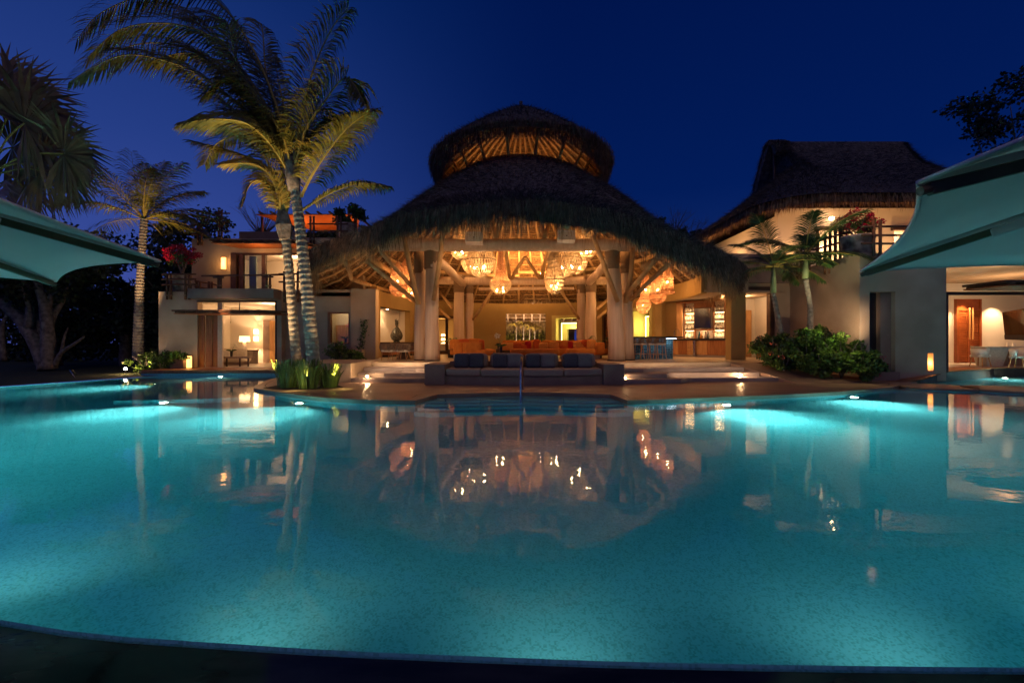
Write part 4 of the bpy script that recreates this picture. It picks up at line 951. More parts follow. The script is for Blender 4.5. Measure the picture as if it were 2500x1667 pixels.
def pendant(px, py_top, py_bot, wpx, Y, kind, lab, bulbs=4, rope_z=7.5):
    s_ = Y/FPX; p = at(px, py_bot, Y); H = (py_bot-py_top)*s_; W_ = wpx*s_/2
    t_ = thing('pendant_lamp', lab, 'pendant lamp', p, 'woven pendant lamps under the pavilion roof')
    if kind == 'basket':
        pr = [(.02, 0), (W_*.35, H*.04), (W_*.72, H*.20), (W_*.95, H*.42), (W_, H*.55), (W_*.86, H*.72), (W_*.66, H*1.0), (W_*.5, H*1.35), (W_*.22, H*1.75), (.05, H*2.0)]
        net_surface(pr, p, 30, .9, .019, 20).build('woven_shade', netm, t_)
        ring = MB()
        for rr, zz in ((W_, H*.55), (W_*.66, H)): ring.tube([(p.x+rr*math.cos(a), p.y+rr*math.sin(a), p.z+zz) for a in np.linspace(0, 6.283, 25)], .014, 5, cap=False)
        ring.build('hoop', cord, t_); zt = H*2.0; bz = H*.32
    elif kind == 'horn':
        pr = [(.02, 0), (W_*.5, H*.05), (W_*.9, H*.16), (W_, H*.28), (W_*.95, H*.30), (W_*.6, H*.42), (W_*.4, H*.62), (W_*.28, H*.85), (W_*.24, H)]
        net_surface(pr[:5], p, 34, .7, .014, 10).build('woven_shade', netm, t_)
        MB().lathe(pr[4:], p, 24).build('gauze_neck', gauze_l, t_, smooth=True); zt = H; bz = H*.12
    else:
        pr = {'bell': [(.02, 0), (W_*.5, H*.03), (W_*.92, H*.14), (W_, H*.3), (W_*.88, H*.34), (W_*.8, H*.6), (W_*.7, H*.8), (W_*.3, H*.92), (W_*.12, H)],
              'flare': [(W_*.3, .02), (W_, H*.06), (W_*.8, H*.18), (W_*.72, H*.5), (W_*.78, H*.62), (W_*.55, H*.75), (W_*.5, H)],
              'urn': [(.02, 0), (W_*.45, H*.05), (W_*.85, H*.3), (W_, H*.55), (W_*.6, H*.78), (W_*.3, H)]}[kind]
        MB().lathe(pr, p, 24).build('gauze_shade', gauze_l, t_, smooth=True)
        ring = MB()
        for rr, zz in pr[2:5]: ring.tube([(p.x+rr*math.cos(a), p.y+rr*math.sin(a), p.z+zz) for a in np.linspace(0, 6.283, 21)], .012, 4, cap=False)
        ring.build('hoop', cord, t_); zt = H; bz = H*.45; bulbs = 1
    MB().tube([(p.x, p.y, p.z+bz), (p.x, p.y, max(rope_z, p.z+zt+.3))], .010, 4).build('cord', cord, t_)
    for k in range(bulbs):
        a = k*2.1+px; rr = W_*.62*(.5+.5*((k*37) % 10)/10) if bulbs > 1 else 0
        q = (p.x+rr*math.cos(a), p.y+rr*math.sin(a), p.z+bz+rr*.3*math.sin(k*1.7))
        MB().lathe([(.001, -.035), (.026, -.02), (.034, 0), (.022, .028), (.001, .04)], q, 8).build('bulb', bulbm, t_, smooth=True)
    lamp('POINT', (p.x, p.y, p.z+bz), PEN[kind], WARM2 if kind == 'basket' else WARM, .12)
    return t_
PEN = {'basket': 27, 'horn': 12, 'bell': 8, 'flare': 8, 'urn': 7}
pendant(1174, 600, 678, 74, 23.0, 'basket', 'big net basket pendant on the left, the lowest of its cluster', 5)
pendant(1124, 575, 635, 52, 24.5, 'basket', 'net basket pendant at the far left of the central cluster, half behind the beam', 4)
pendant(1152, 610, 670, 54, 26.5, 'basket', 'net basket pendant behind the big left basket', 3)
pendant(1222, 612, 721, 55, 22.6, 'horn', 'tall horn-necked pendant with a shallow bowl left of centre', 4)
pendant(1378, 598, 676, 84, 23.0, 'basket', 'big net basket pendant on the right of centre', 5)
pendant(1408, 605, 672, 54, 26.0, 'basket', 'net basket pendant behind the big right basket', 4)
pendant(1354, 655, 719, 51, 22.6, 'basket', 'small net basket pendant hanging lowest right of centre', 3)
pendant(1431, 575, 636, 56, 24.5, 'basket', 'net basket pendant at the far right of the central cluster, half behind the beam', 4)
pendant(971, 640, 724, 42, 23.5, 'bell', 'orange gauze bell pendant outermost on the left side')
pendant(992, 628, 728, 40, 24.8, 'bell', 'orange gauze bell pendant on the left side, nearest the column')
pendant(1005, 690, 736, 26, 24.0, 'urn', 'small orange gauze pendant lowest on the left side, beside the column')
pendant(1571, 720, 766, 37, 24.5, 'urn', 'orange gauze urn pendant lowest on the right side')
pendant(1576, 672, 736, 32, 25.0, 'flare', 'orange gauze flared pendant above the lowest right one')
pendant(1606, 665, 742, 41, 24.0, 'bell', 'orange gauze bell pendant in the middle of the right side group')
pendant(1629, 650, 720, 38, 23.2, 'flare', 'orange gauze flared pendant outermost on the right side')

# pavilion architectural lights (rear beam uplights with fittings, then bare lamps added as fill)
def uplight(p, aim, e, cone=110, colr=WARM, lab=None):
    lamp('SPOT', p, e, colr, .06, aim, cone, 1)
for px in (1245, 1320):
    p = at(px, 668, 30.3); t_ = thing('beam_spotlight', 'small brass spotlight on the rear roof beam, '+('left' if px < 1300 else 'right')+' of the centre poles', 'spotlight', p)
    MB().tube([p+Vector((0, 0, -.12)), p+Vector((0, 0, .02))], .05, 8).build('can', black, t_); MB().lathe([(.001, .03), (.05, .03)], p, 8).build('lens', bulbm, t_)
    uplight(p+Vector((0, 0, .06)), (p.x*.9+.05, 34.5, 8.0), 480, 130)
    uplight(p+Vector((0, 0, .06)), (CX, 26, 12), 160, 90)
for x, y, z, e in ((-3.6, 21.9, 6.7, 230), (4.9, 21.9, 6.7, 230), (-3.4, 29.6, 6.4, 200), (5.2, 29.6, 6.4, 200)):
    lamp('POINT', (x, y, z), e*.11, WARM, .15)  # point fills added over the column tops, no fitting
lamp('POINT', (CX, 25.5, 10.2), 40, (1, .44, .12), .3)
lamp('POINT', (-5.9, 24.4, 4.0), 30, WARM, .2); lamp('POINT', (-2.6, 19.2, 4.7), 15, (1, .56, .28), .2); lamp('POINT', (3.2, 19.2, 4.5), 15, (1, .56, .28), .2); lamp('SPOT', (-7.6, 21.6, 1.3), 60, (1, .5, .2), .1, (-8.6, 21.8, 5), 110, 1); lamp('POINT', (8.3, 24.5, 4.6), 30, WARM, .2)  # bare lamps added to lift the left wall, front beam and straw
for x, e in ((-5.2, 60), (0.6, 60), (6.2, 60)): lamp('POINT', (x, 29.0, 4.3), e*.26, WARM, .25)  # soft point fills added before the back wall
# bar soffit lights
for x, y in ((9.9, 25.5), (10.2, 26.8), (10.9, 23.6)): lamp('SPOT', (x, y, 4.05), 60, WARM2, .05, (x+.3, y, 0), 120, .9)
# eave downlights (front) that wash trunks, sofa, steps and deck
lamp('SPOT', (.4, 14.9, 5.7), 25, (1, .62, .42), .05, (.4, 17.2, 0), 80, 1)  # extra spot added to warm the sofa
for x, y, e, ax, ay in ((-3.2, 18.2, 90, -3.6, 21), (4.6, 18.2, 90, 5.0, 21), (-5.4, 18.6, 14, -5.2, 17.5), (7.0, 18.8, 28, 7.2, 17.0), (.4, 17.8, 24, .4, 15.6), (-1.5, 18, 18, -3, 14.5), (2.5, 18, 22, 4, 14.5)):
    lamp('SPOT', (x, y, 5.6), e, (1, .60, .38), .05, (ax, ay, 0), 75, .9)

# step and path lights
def steplight(p, lab, e=12, aim=None, cone=150, colr=SOFT, r_=.045, es=None):
    p = Vector(p); t_ = thing('step_light', lab, 'step light', p)
    MB().lathe([(.001, -r_*.8), (r_*.7, -r_*.5), (r_, 0), (r_*.7, r_*.5), (.001, r_*.8)], p, 10).build('lens', bulbm, t_, smooth=True)
    MB().lathe([(r_*1.3, -r_*1.6), (r_*1.3, -r_), (.001, -r_)], p, 10).build('socket', black, t_)
    lamp('POINT', p+Vector((0, -.12, .05)), e, colr, .04) if aim is None else lamp('SPOT', p+Vector((0, 0, .0)), e, colr, .04, aim, cone, .8)
steplight(at(896, 918, 17.3), 'bright step light on the lower left steps', 5)
steplight(at(1808, 915, 17.9), 'bright step light at the right end of the lower right steps', 5)
steplight(at(1526, 921, 17.0), 'small step light beside the right arm of the grey sofa', 2.5, r_=.03)
lamp('AREA', (-4.6, 19.0, .70), 3.5, SOFT, .5, (-4.6, 19.8, .5)); 
for x0, x1, y, z in ((-6.0, -3.3, 19.78, .60), (-5.7, -3.3, 18.6, .28), (4.2, 9.4, 19.3, .6), (6.3, 9.8, 18.1, .28)):
    d = lamp('AREA', ((x0+x1)/2, y-.55, z+.20), 5.5 *.85 if x0 < 0 else 5.5, SOFT, 1, ((x0+x1)/2, y, z-.05)); d.data.shape = 'RECTANGLE'; d.data.size = x1-x0; d.data.size_y = .04
pl_ = thing('path_light', 'bright path light at the lawn edge beyond the left side of the pool', 'path light', at(306, 900, 22.5))
p = at(306, 900, 22.5); MB().tube([(p.x, p.y, .03), (p.x, p.y, p.z-.04)], .02, 6).build('stake', black, pl_); MB().lathe([(.001, -.05), (.05, -.02), (.055, .03), (.001, .06)], p, 10).build('lens', bulbm, pl_, smooth=True)
lamp('POINT', p+Vector((.2, -.1, .12)), 12, SOFT, .05)
lamp('SPOT', (p.x+.75, 23.2, .1), 260, (1, .62, .38), .04, (at(345, 600, 24).x, 24, 6), 50, .8)
t_ = thing('hose_hoop', 'thin bent metal hoop standing on the dark lawn at left', 'garden hoop', at(178, 922, 20))
MB().tube([(at(183, 922, 20)), at(171, 903, 20.1), at(176, 902, 20.3), at(188, 916, 20.6)], .02, 6).build('hoop', metal, t_, smooth=True)

# ---------------- underwater lights ----------------
def poollight(x, y, z, ax, ay, lab, e=900, az=-1.3, cone=140, wide=.42, ncone=75):
    t_ = thing('pool_light', lab, 'pool light', (x, y, z)); d = (Vector((ax, ay, z))-Vector((x, y, z))).normalized()
    MB().tube([Vector((x, y, z))-d*.04, Vector((x, y, z))+d*.03], .13, 14).build('housing', metal, t_)
    MB().tube([Vector((x, y, z))+d*.032, Vector((x, y, z))+d*.05], .085, 14).build('lens', mat('pool_lens', (1, 1, 1), None, .5, 1, emit=(1, .86, .62), es=30), t_)
    lamp('SPOT', Vector((x, y, z))+d*.10, e*wide/GAIN, (1, .82, .72), .08, (ax, ay, az), cone, .9); lamp('SPOT', Vector((x, y, z))+d*.12, e*.9/GAIN, (1, .82, .72), .08, (ax, ay, z-.05), ncone, 1)
PL = 8.2
poollight(-9.9, 13.0, -.85, -9.2, 8, 'underwater light on the shelf edge at far left', 330*PL)
poollight(-6.0, 12.95, -.85, -7.2, 8, 'underwater light below the palm planter', 430*PL)
poollight(5.9, 12.62, -.85, 6.6, 8, 'underwater light in the pool wall right of the notch', 430*PL)
poollight(10.6, 14.15, -.85, 9.3, 9.5, 'underwater light in the pool wall farthest right', 370*PL)
poollight(-14.2, 18.2, -.85, -17, 14, 'underwater light on the far left side of the pool shelf', 260*PL)
poollight(-13.6, 21.3, -.15, -13.5, 18, 'small underwater light under the ledge of the left house', 40*PL, az=-.3)
poollight(22.3, 20.6, -.3, 19, 16.5, 'underwater light in the shallow right basin', 260*PL)
# side-wall lights added outside the frame to carry the foreground glow
for x, y, ax, ay, e, lab in ((-11.6, 7.0, -4, 5.5, 760, 'added off-frame underwater light in the left side wall of the pool'), (14.5, 3.75, 6, 6.5, 760, 'added off-frame underwater light in the right side wall of the pool'), (23.2, 9.2, 12, 9, 800, 'added off-frame underwater light in the far right side wall of the pool'), (-15.6, 10.6, -8, 9, 800, 'added off-frame underwater light in the far left side wall of the pool')):
    poollight(x, y, -.8, ax, ay, lab, e, az=-1.1, cone=150)

for k, (x, y) in enumerate([(-9.6, 5.45), (-6.9, 4.05), (-4.4, 3.1), (-2.0, 2.62), (.3, 2.45), (2.7, 2.4), (5.0, 2.4), (7.6, 2.5), (10.6, 2.95)]):  # unseen near-wall lamps, added to fill the foreground water evenly
    poollight(x, y, -.72, x*.97, y+6, 'added unseen underwater fill light in the near pool wall, '+['first', 'second', 'third', 'fourth', 'fifth', 'sixth', 'seventh', 'eighth', 'ninth'][k]+' from the left', 58, az=-.8, cone=120, wide=.01, ncone=116)
# ---------------- bamboo railings ----------------
def railing(name_label, posts, rails, pr=.06, rr=.045):
    """posts: [(x,y,z0,z1)], rails: [(p,q)]"""
    t_ = thing('bamboo_railing', name_label, 'railing', (posts[0][0], posts[0][1], posts[0][2]))
    for x, y, z0, z1 in posts:
        MB().tube([(x, y, z0), (x, y, (z0+z1)/2), (x, y, z1)], pr, 8, wob=.06).build('post', bamboo, t_, smooth=True)
        MB().tube([(x, y-.0, z0+.18), (x, y, z0+.26)], pr*1.35, 8).build('lashing', rope, t_)
    for p, q in rails: MB().tube([p, q], rr, 8).build('rail', bamboo, t_, smooth=True)
    return t_
# ---------------- right house ----------------
rh = thing('right_house', 'two-storey plaster house at right with a tall dark thatched ridge roof', 'house', (18, 26, .3))
wallx(11.3, 14.3, 23.3, 23.7, .3, 6.03, [(11.68, 13.42, .3, 4.42)]).build('entry_wall', stucco, rh)
MB().box(10.6, 14.2, 23.05, 23.3, 4.6, 6.05).build('balcony_band', purple, rh)
m_ = MB(); m_.add([(14.25, 23.6, .2), (13.9, 18.2, .2), (14.3, 18.2, .2), (14.65, 23.6, .2), (14.25, 23.6, 5.17), (13.9, 18.2, 5.17), (14.3, 18.2, 5.17), (14.65, 23.6, 5.17)], [(0, 1, 5, 4), (1, 2, 6, 5), (2, 3, 7, 6), (3, 0, 4, 7), (4, 5, 6, 7), (0, 3, 2, 1)])
m_.build('side_wall', stucco, rh)
wallx(14.3, 17.37, 18.2, 18.6, .05, 5.17, [(14.27, 15.33, .42, 3.62), (16.63, 16.85, .47, 1.16)]).build('front_wall', stucco, rh)
MB().box(14.15, 14.9, 18.62, 18.7, .42, 3.62).build('louvre_screen', black, rh)
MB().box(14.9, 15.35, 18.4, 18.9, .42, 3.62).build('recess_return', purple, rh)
MB().box(14.22, 15.36, 18.0, 18.6, .06, .42).build('plinth_block', purple, rh, bevel=.01)
MB().box(17.0, 17.37, 18.6, 26, .3, 5.1).build('room_side_wall', cream, rh)
MB().box(16.5, 17.0, 18.65, 18.75, .4, 1.3).build('wall_light_box', glowm, rh)
lamp('POINT', (16.74, 18.35, .75), 5, (1, .5, .16), .05)
# entry: frame, inner room, doors
m_ = MB(); m_.box(11.68, 11.8, 23.25, 23.5, .715, 4.42); m_.box(13.2, 13.42, 23.25, 23.6, .715, 4.42); m_.box(11.68, 13.42, 23.22, 23.5, 4.15, 4.42); m_.build('entry_frame', darkwood, rh)
m_ = MB(); m_.box(12.7, 14.6, 26.6, 26.7, .7, 4.6); m_.box(11.5, 14.8, 23.7, 26.6, 4.42, 4.5); m_.box(12.4, 12.5, 25.2, 26.6, .7, 4.42); m_.box(14.2, 14.3, 23.7, 26.6, .7, 4.42); m_.build('entry_room', cream, rh)
MB().box(13.0, 13.95, 26.5, 26.6, .72, 3.45).build('entry_door', teak_l, rh); MB().box(12.3, 12.4, 25.0, 25.1, .72, 3.3).build('entry_door', teak_l, rh)
MB().box(12.55, 12.98, 26.52, 26.6, .72, 3.3).build('door_panel', teak_l, rh)
lamp('POINT', (12.6, 24.8, 3.9), 45, WARM2, .15)
# right room
m_ = MB(); m_.box(17.37, 32, 25.6, 25.9, .3, 5.2); m_.box(17.37, 32, 18.3, 25.6, 5.0, 5.2); m_.build('dining_room_shell', cream, rh)
m_ = MB(); m_.box(17.37, 32, 21.6, 25.6, .3, .425); m_.build('dining_room_floor', mat('pale_stone_floor', (.5, .44, .38), (.44, .38, .32), .3, 2), rh)
m_ = MB(); m_.box(17.37, 32, 18.25, 18.45, 3.5, 3.62); m_.box(17.38, 17.46, 18.2, 18.35, .4, 3.5); m_.build('sliding_frame', darkwood, rh)
dr = thing('cupboard_door', 'tall reddish timber louvred double door at the back of the right room', 'door', (at(2364, 885, 25.5).x, 25.5, .43))
x0, x1 = at(2333, 0, 25.5).x, at(2394, 0, 25.5).x; xm = (x0+x1)/2-.02; zt = 4.0
m_ = MB(); m_.box(x0, x0+.12, 25.42, 25.6, .43, zt); m_.box(x1-.1, x1, 25.42, 25.6, .43, zt); m_.box(xm-.04, xm+.04, 25.44, 25.6, .43, 3.4); m_.box(x0+.12, x1-.1, 25.43, 25.6, 3.35, 3.45); m_.build('frame', redteak, dr)
m_ = MB(); m_.box(x0+.12, x1-.1, 25.48, 25.6, 3.45, zt); m_.build('top_panel', redteak, dr)
for a, b_ in ((x0+.13, xm-.05), (xm+.05, x1-.11)):
    m_ = MB(); m_.box(a, b_, 25.54, 25.6, .45, 3.35); z = .5
    while z < 3.3: m_.obox(((a+b_)/2, 25.50, z+.05), (b_-a, .05, .085), rx=R(-25)); z += .1
    m_.build('louvre_leaf', redteak, dr)
for x in (xm-.09, xm+.09): MB().tube([(x, 25.30, 1.75), (x, 25.28, 2.6), (x, 25.30, 3.5)], .035, 8).build('handle', teak_l, dr)
p = at(2364, 700, 25.0); lamp('SPOT', (p.x+.1, 25.05, 3.95), 140, WARM2, .05, (p.x+.1, 25.5, 0), 95, .6)
lamp('SPOT', (27.0, 25.0, 3.95), 200, WARM2, .05, (27.0, 25.4, 0), 100, .6); lamp('POINT', (24.5, 22.5, 3.6), 60, WARM2, .2); lamp('POINT', (19.5, 22, 3.6), 40, WARM2, .2); lamp('SPOT', (24.6, 24.9, 3.95), 90, WARM2, .05, (24.6, 25.4, 0), 80, .6)
tv = thing('wall_screen', 'large dark flat screen on the cream wall of the right room', 'television', (23.7, 24, 2)); 
m_ = MB(); q = [at(2447, 762, 24.3), at(2560, 742, 21.8), at(2560, 828, 21.8), at(2453, 818, 24.3)]
m_.add(q+[a+Vector((.12, .12, 0)) for a in q], [(0, 1, 2, 3), (0, 4, 5, 1), (3, 2, 6, 7), (0, 3, 7, 4)]); m_.build('screen', tvm, tv)
m_ = MB(); q = [at(2452, 817, 24.28), at(2560, 817, 21.78), at(2560, 833, 21.78), at(2453, 828, 24.28)]; m_.add(q+[a+Vector((.12, .12, 0)) for a in q], [(0, 1, 2, 3), (0, 4, 5, 1), (3, 2, 6, 7), (0, 3, 7, 4)]); m_.build('sound_bar', black, tv)
tb = thing('dining_table', 'pale oval dining table on a solid tapered base in the right room', 'table', (24, 22, .43))
a, b_ = at(2383, 845, 22.2), at(2560, 845, 22.2); zt = a.z
MB().prism([(a.x, 22.3), (a.x+.3, 21.9), (b_.x, 21.8), (b_.x, 22.9), (a.x+.3, 22.8)], zt-.06, zt).build('table_top', linen, tb, bevel=.01)
m_ = MB(); x0, x1 = at(2408, 0, 22).x, at(2460, 0, 22).x
m_.add([(x0+.12, 22.1, .43), (x1-.12, 22.1, .43), (x1-.12, 22.6, .43), (x0+.12, 22.6, .43), (x0-.05, 21.95, zt-.06), (x1+.05, 21.95, zt-.06), (x1+.05, 22.7, zt-.06), (x0-.05, 22.7, zt-.06)], [(0, 1, 5, 4), (1, 2, 6, 5), (2, 3, 7, 6), (3, 0, 4, 7), (0, 3, 2, 1)]); m_.build('base', linen, tb)
MB().box(x1+.06, x1+2, 22.45, 22.6, .43, zt-.2).build('apron', teak_l, tb)
def whitechair(loc, rz, lab):
    t_ = thing('dining_chair', lab, 'dining chair', (0, 0, 0), 'white shell chairs at the pale table')
    MB().cushion((0, 0, .50), (.6, .58, .12)).build('seat', white, t_, smooth=True)
    m_ = MB(); n = 12
    vs = [(.31*math.cos(R(170+k*200/n))*(1.0+.08*j), .30*math.sin(R(170+k*200/n))*(1+.08*j), .5+.17*j) for j in range(3) for k in range(n+1)]
    m_.add(vs, [(j*(n+1)+k, j*(n+1)+k+1, (j+1)*(n+1)+k+1, (j+1)*(n+1)+k) for j in range(2) for k in range(n)]); o_ = m_.build('shell_back', white, t_, smooth=True); o_.modifiers.new('s', 'SOLIDIFY').thickness = .05
    for sx_, sy_ in ((1, 1), (1, -1), (-1, 1), (-1, -1)): MB().tube([(sx_*.2, sy_*.18, .46), (sx_*.27, sy_*.26, 0)], .025, 6).build('leg', teak_l, t_)
    t_.location = loc; t_.rotation_euler = (0, 0, rz); return t_
whitechair((at(2388, 0, 22.0).x, 21.9, .43), R(-80), 'white shell chair at the left end of the pale table')
whitechair((at(2495, 0, 20.8).x, 20.9, .43), R(200), 'white shell chair cut by the right picture edge')
p = at(2466, 838, 25.5)
MB().box(at(2462, 0, 25.5).x, at(2468, 0, 25.5).x, 25.55, 25.6, 1.37, 1.55).build('wall_switch', white, rh); MB().box(at(2476, 0, 25.5).x, at(2483, 0, 25.5).x, 25.55, 25.6, 1.37, 1.55).build('wall_switch', white, rh)
# awning over the right room
def awning(lab, x0, x1, y0, y1, z, name='louvred_awning', skew=0, n=28):
    t_ = thing(name, lab, 'awning', ((x0+x1)/2, (y0+y1)/2, z))
    MB().add([(x0, y0, z), (x1, y0, z), (x1+skew, y1, z), (x0+skew, y1, z), (x0, y0, z+.05), (x1, y0, z+.05), (x1+skew, y1, z+.05), (x0+skew, y1, z+.05)], [(0, 3, 2, 1), (4, 5, 6, 7), (0, 1, 5, 4), (2, 3, 7, 6), (1, 2, 6, 5), (3, 0, 4, 7)]).build('slatted_soffit', woodslat, t_)
    mb = MB(); 
    for k in range(n):
        y = y0+(y1-y0)*k/n; dx = skew*k/n; mb.tube([(x0-.08+dx, y, z+.17), (x1+.08+dx, y, z+.17)], .045, 6)
    mb.build('pole_cover', bamboo, t_)
    k = 0; x = x0+.15
    while x < x1:
        MB().tube([(x, y0-.12, z+.09), (x+skew, y1, z+.09)], .05, 7).build('joist', bamboo, t_, smooth=True); x += (x1-x0)/8
    return t_
awning('timber pole awning over the opening of the right room', 18.05, 30, 16.6, 18.2, 3.66)
lamp('POINT', (21, 19.3, 4.5), 26, WARM2, .2)
# upper storey and railings on the right house
wallx(15.3, 31, 26.2, 26.5, 4.5, 9.3, [(17.6, 20.0, 5.2, 8.0), (22, 25, 5.2, 8.0)]).build('upper_wall', cream, rh)
m_ = MB(); m_.box(15.3, 15.6, 26.5, 38, 4.5, 8.9); m_.build('upper_side_wall', cream, rh)
m_ = MB(); m_.box(14.7, 32, 18.6, 27, 4.9, 5.0); m_.build('balcony_floor', stucco, rh)
MB().box(17.5, 32, 18.2, 18.55, 4.75, 5.4).build('front_parapet', stucco, rh)
m_ = MB(); m_.box(17.4, 20.2, 26.0, 26.2, 8.0, 8.2); m_.box(17.5, 17.6, 26.05, 26.2, 5.2, 8); m_.box(20, 20.1, 26.05, 26.2, 5.2, 8); m_.box(21.8, 25.2, 26.0, 26.2, 8.0, 8.2); m_.build('window_frame', darkwood, rh)
m_ = MB(); m_.box(16, 27, 29, 29.1, 4.9, 9); m_.box(16, 27, 26.5, 29, 8.6, 8.7); m_.build('upper_room', cream, rh)
lamp('POINT', (19, 27.8, 7.6), 220, WARM2, .2); lamp('POINT', (23.5, 27.8, 7.6), 220, WARM2, .2)
for x, y, e, ax in ((16.2, 25.8, 70, 16.2), (19.0, 25.2, 60, 19), (21.5, 25.4, 60, 21.5)):
    lamp('SPOT', (x, y, 6.2), e, WARM, .06, (ax, 25.6, 10), 130, .9)
lamp('SPOT', (14.2, 30.5, 6.3), 160, WARM, .06, (14.9, 31, 10), 140, .9); lamp('SPOT', (14.3, 26.5, 6.2), 120, WARM, .06, (15.2, 27.5, 9), 120, .9)
[lamp('SPOT', (x, 24.9, 6.6), 42, WARM, .06, (x-.2, 24.0, 9.2), 150, 1) for x in (15.2, 17.8, 20.4, 23)]; lamp('SPOT', (14.1, 28.5, 6.4), 60, WARM, .06, (13.7, 28.6, 9), 150, 1); lamp('POINT', (15.5, 24.2, 7.2), 22, WARM, .15); lamp('POINT', (20.5, 23.9, 7.2), 25, WARM, .15)
p = at(2030, 533, 25.7); t_ = thing('ceiling_spotlight', 'glowing round spotlight on the upper wall between the two feather palms and the potted bush', 'spotlight', p); MB().lathe([(.001, -.1), (.11, -.06), (.13, 0), (.11, .06), (.001, .1)], p, 12).build('lens', mat('big_lens', (1, .8, .5), None, .5, 1, emit=(1, .6, .3), es=60), t_)
# railings
ps = []
for px, Y in ((1951, 22.3), (1961, 22.0), (1971, 21.7), (1981, 21.3)):
    p = at(px, 0, Y); ps.append((p.x-.10, Y, 4.65, 6.05))
a, b_ = at(1935, 0, 22.8), at(1990, 0, 21.1)
railing('bamboo balcony railing behind the right feather palm, four posts', ps, [((a.x-.1, 22.8, z), (b_.x-.1, 21.1, z)) for z in (5.25, 5.6, 5.9)])
ps = []
for px, Y in ((2020, 20.4), (2032, 20.1), (2045, 19.8), (2057, 19.5)):
    p = at(px, 0, Y); ps.append((p.x-.1, Y, 4.62, 6.5))
a, b_ = at(1992, 0, 21.0), at(2080, 0, 18.9)
railing('bamboo balcony railing left of the mottled flower pot, four tall posts', ps, [((a.x-.1, 21.0, z), (b_.x-.1, 18.9, z)) for z in (5.45, 5.85, 6.2)])
ps = [(at(px, 0, 18.1).x, 18.1, 4.75, 6.45) for px in (2133, 2149)]
railing('bamboo railing post pair right of the mottled flower pot', ps, [((at(2103, 0, 18.1).x, 18.1, z), (at(2230, 0, 18.1).x, 18.1, z)) for z in (5.52, 5.85, 6.2)])
def pot(c, r_, h, lab, name='flower_pot'):
    t_ = thing(name, lab, 'plant pot', c); MB().lathe([(.01, 0), (r_*.66, 0), (r_*.9, h*.4), (r_, h*.85), (r_*1.06, h*.9), (r_*1.06, h), (r_*.9, h), (r_*.85, h*.9), (.01, h*.88)], c, 24).build('pot_body', potm, t_, smooth=True); return t_
def bougain(c, r_, lab, n=2600, stem_h=.5):
    t_ = thing('bougainvillea', lab, 'flowering shrub', (c[0], c[1], c[2])); b0 = Vector(c)
    st = MB()
    for k in range(7):
        a = k*.9; d = Vector((math.cos(a), math.sin(a), 0)); st.tube([b0, b0+d*r_[0]*.25+Vector((0, 0, stem_h)), b0+d*r_[0]*.7+Vector((0, 0, stem_h+r_[2]*.9))], [.03, .02, .006], 5)
    st.build('stem', bark, t_); cc = (c[0], c[1], c[2]+stem_h+r_[2]*.7)
    npmesh('bract_cluster', leafquads(clumps(n, cc, r_, 34, r_[0]*.22), .075, .42), 4, boug, t_); npmesh('foliage', leafquads(clumps(n//2, (cc[0], cc[1], cc[2]-r_[2]*.35), (r_[0]*.95, r_[1], r_[2]*.7), 20, r_[0]*.25), .08, .3), 4, bushleaf, t_)
p = at(2097, 617, 18.9); pot((p.x, 19.0, 5.0), .60, 1.0, 'big mottled stone flower pot on the right balcony corner'); bougain((p.x, 19.0, 5.9), (.85, .7, .55), 'crimson bougainvillea in the mottled pot on the right balcony', stem_h=.3)
# ridge roof
RC = (23.1, 32.0)
def rring(t):   # t 0 ridge .. 1 eave
    zz = 15.6-7.0*(1-(1-t)**1.35)*1.0; zz = 15.6+(9.35-15.6)*(t**.82)
    hx = 4.3+(9.45-4.3)*max(0, (t-.28)/.72)**1.15 if t > .28 else 4.3
    hy = .18+(8.4-.18)*t**1.12
    rad = min(hy*.75, 3.2)*min(1, t*1.4)
    pts = []
    for cx_, cy_, a0 in ((hx-rad, hy-rad, 0), (-(hx-rad), hy-rad, 90), (-(hx-rad), -(hy-rad), 180), (hx-rad, -(hy-rad), 270)):
        for k in range(9):
            a = R(a0+k*90/8); pts.append((RC[0]+cx_+rad*math.cos(a), RC[1]+cy_+rad*math.sin(a), zz))
    # subdivide straight sides
    out = []
    for i in range(len(pts)):
        p_, q_ = Vector(pts[i]), Vector(pts[(i+1) % len(pts)]); n = 8 if i % 9 == 8 else 1
        for j in range(n): out.append(tuple(p_.lerp(q_, j/n)))
    return out
TS = [0, .1, .2, .28, .36, .46, .56, .68, .8, .9, 1]
rings = [rring(t) for t in TS]; nR = len(rings[0])
rr_ = thing('ridge_roof', 'tall dark thatched ridge roof with an open gable over the right house', 'roof', (RC[0], RC[1], 9))
m_ = MB(); m_.add([p for q in rings for p in q], [(i*nR+k, (i+1)*nR+k, (i+1)*nR+(k+1) % nR, i*nR+(k+1) % nR) for i in range(len(TS)-1) for k in range(nR)]+[tuple(range(nR))]); m_.build('roof', thatch, rr_)
m_ = MB(); m_.add([(x, y, z-.5) for q in rings[2:] for x, y, z in q], [(i*nR+k, i*nR+(k+1) % nR, (i+1)*nR+(k+1) % nR, (i+1)*nR+k) for i in range(len(TS)-3) for k in range(nR)]); m_.build('roof_lining', thatch_in, rr_)
A_ = np.array(rings)   # (T,n,3)
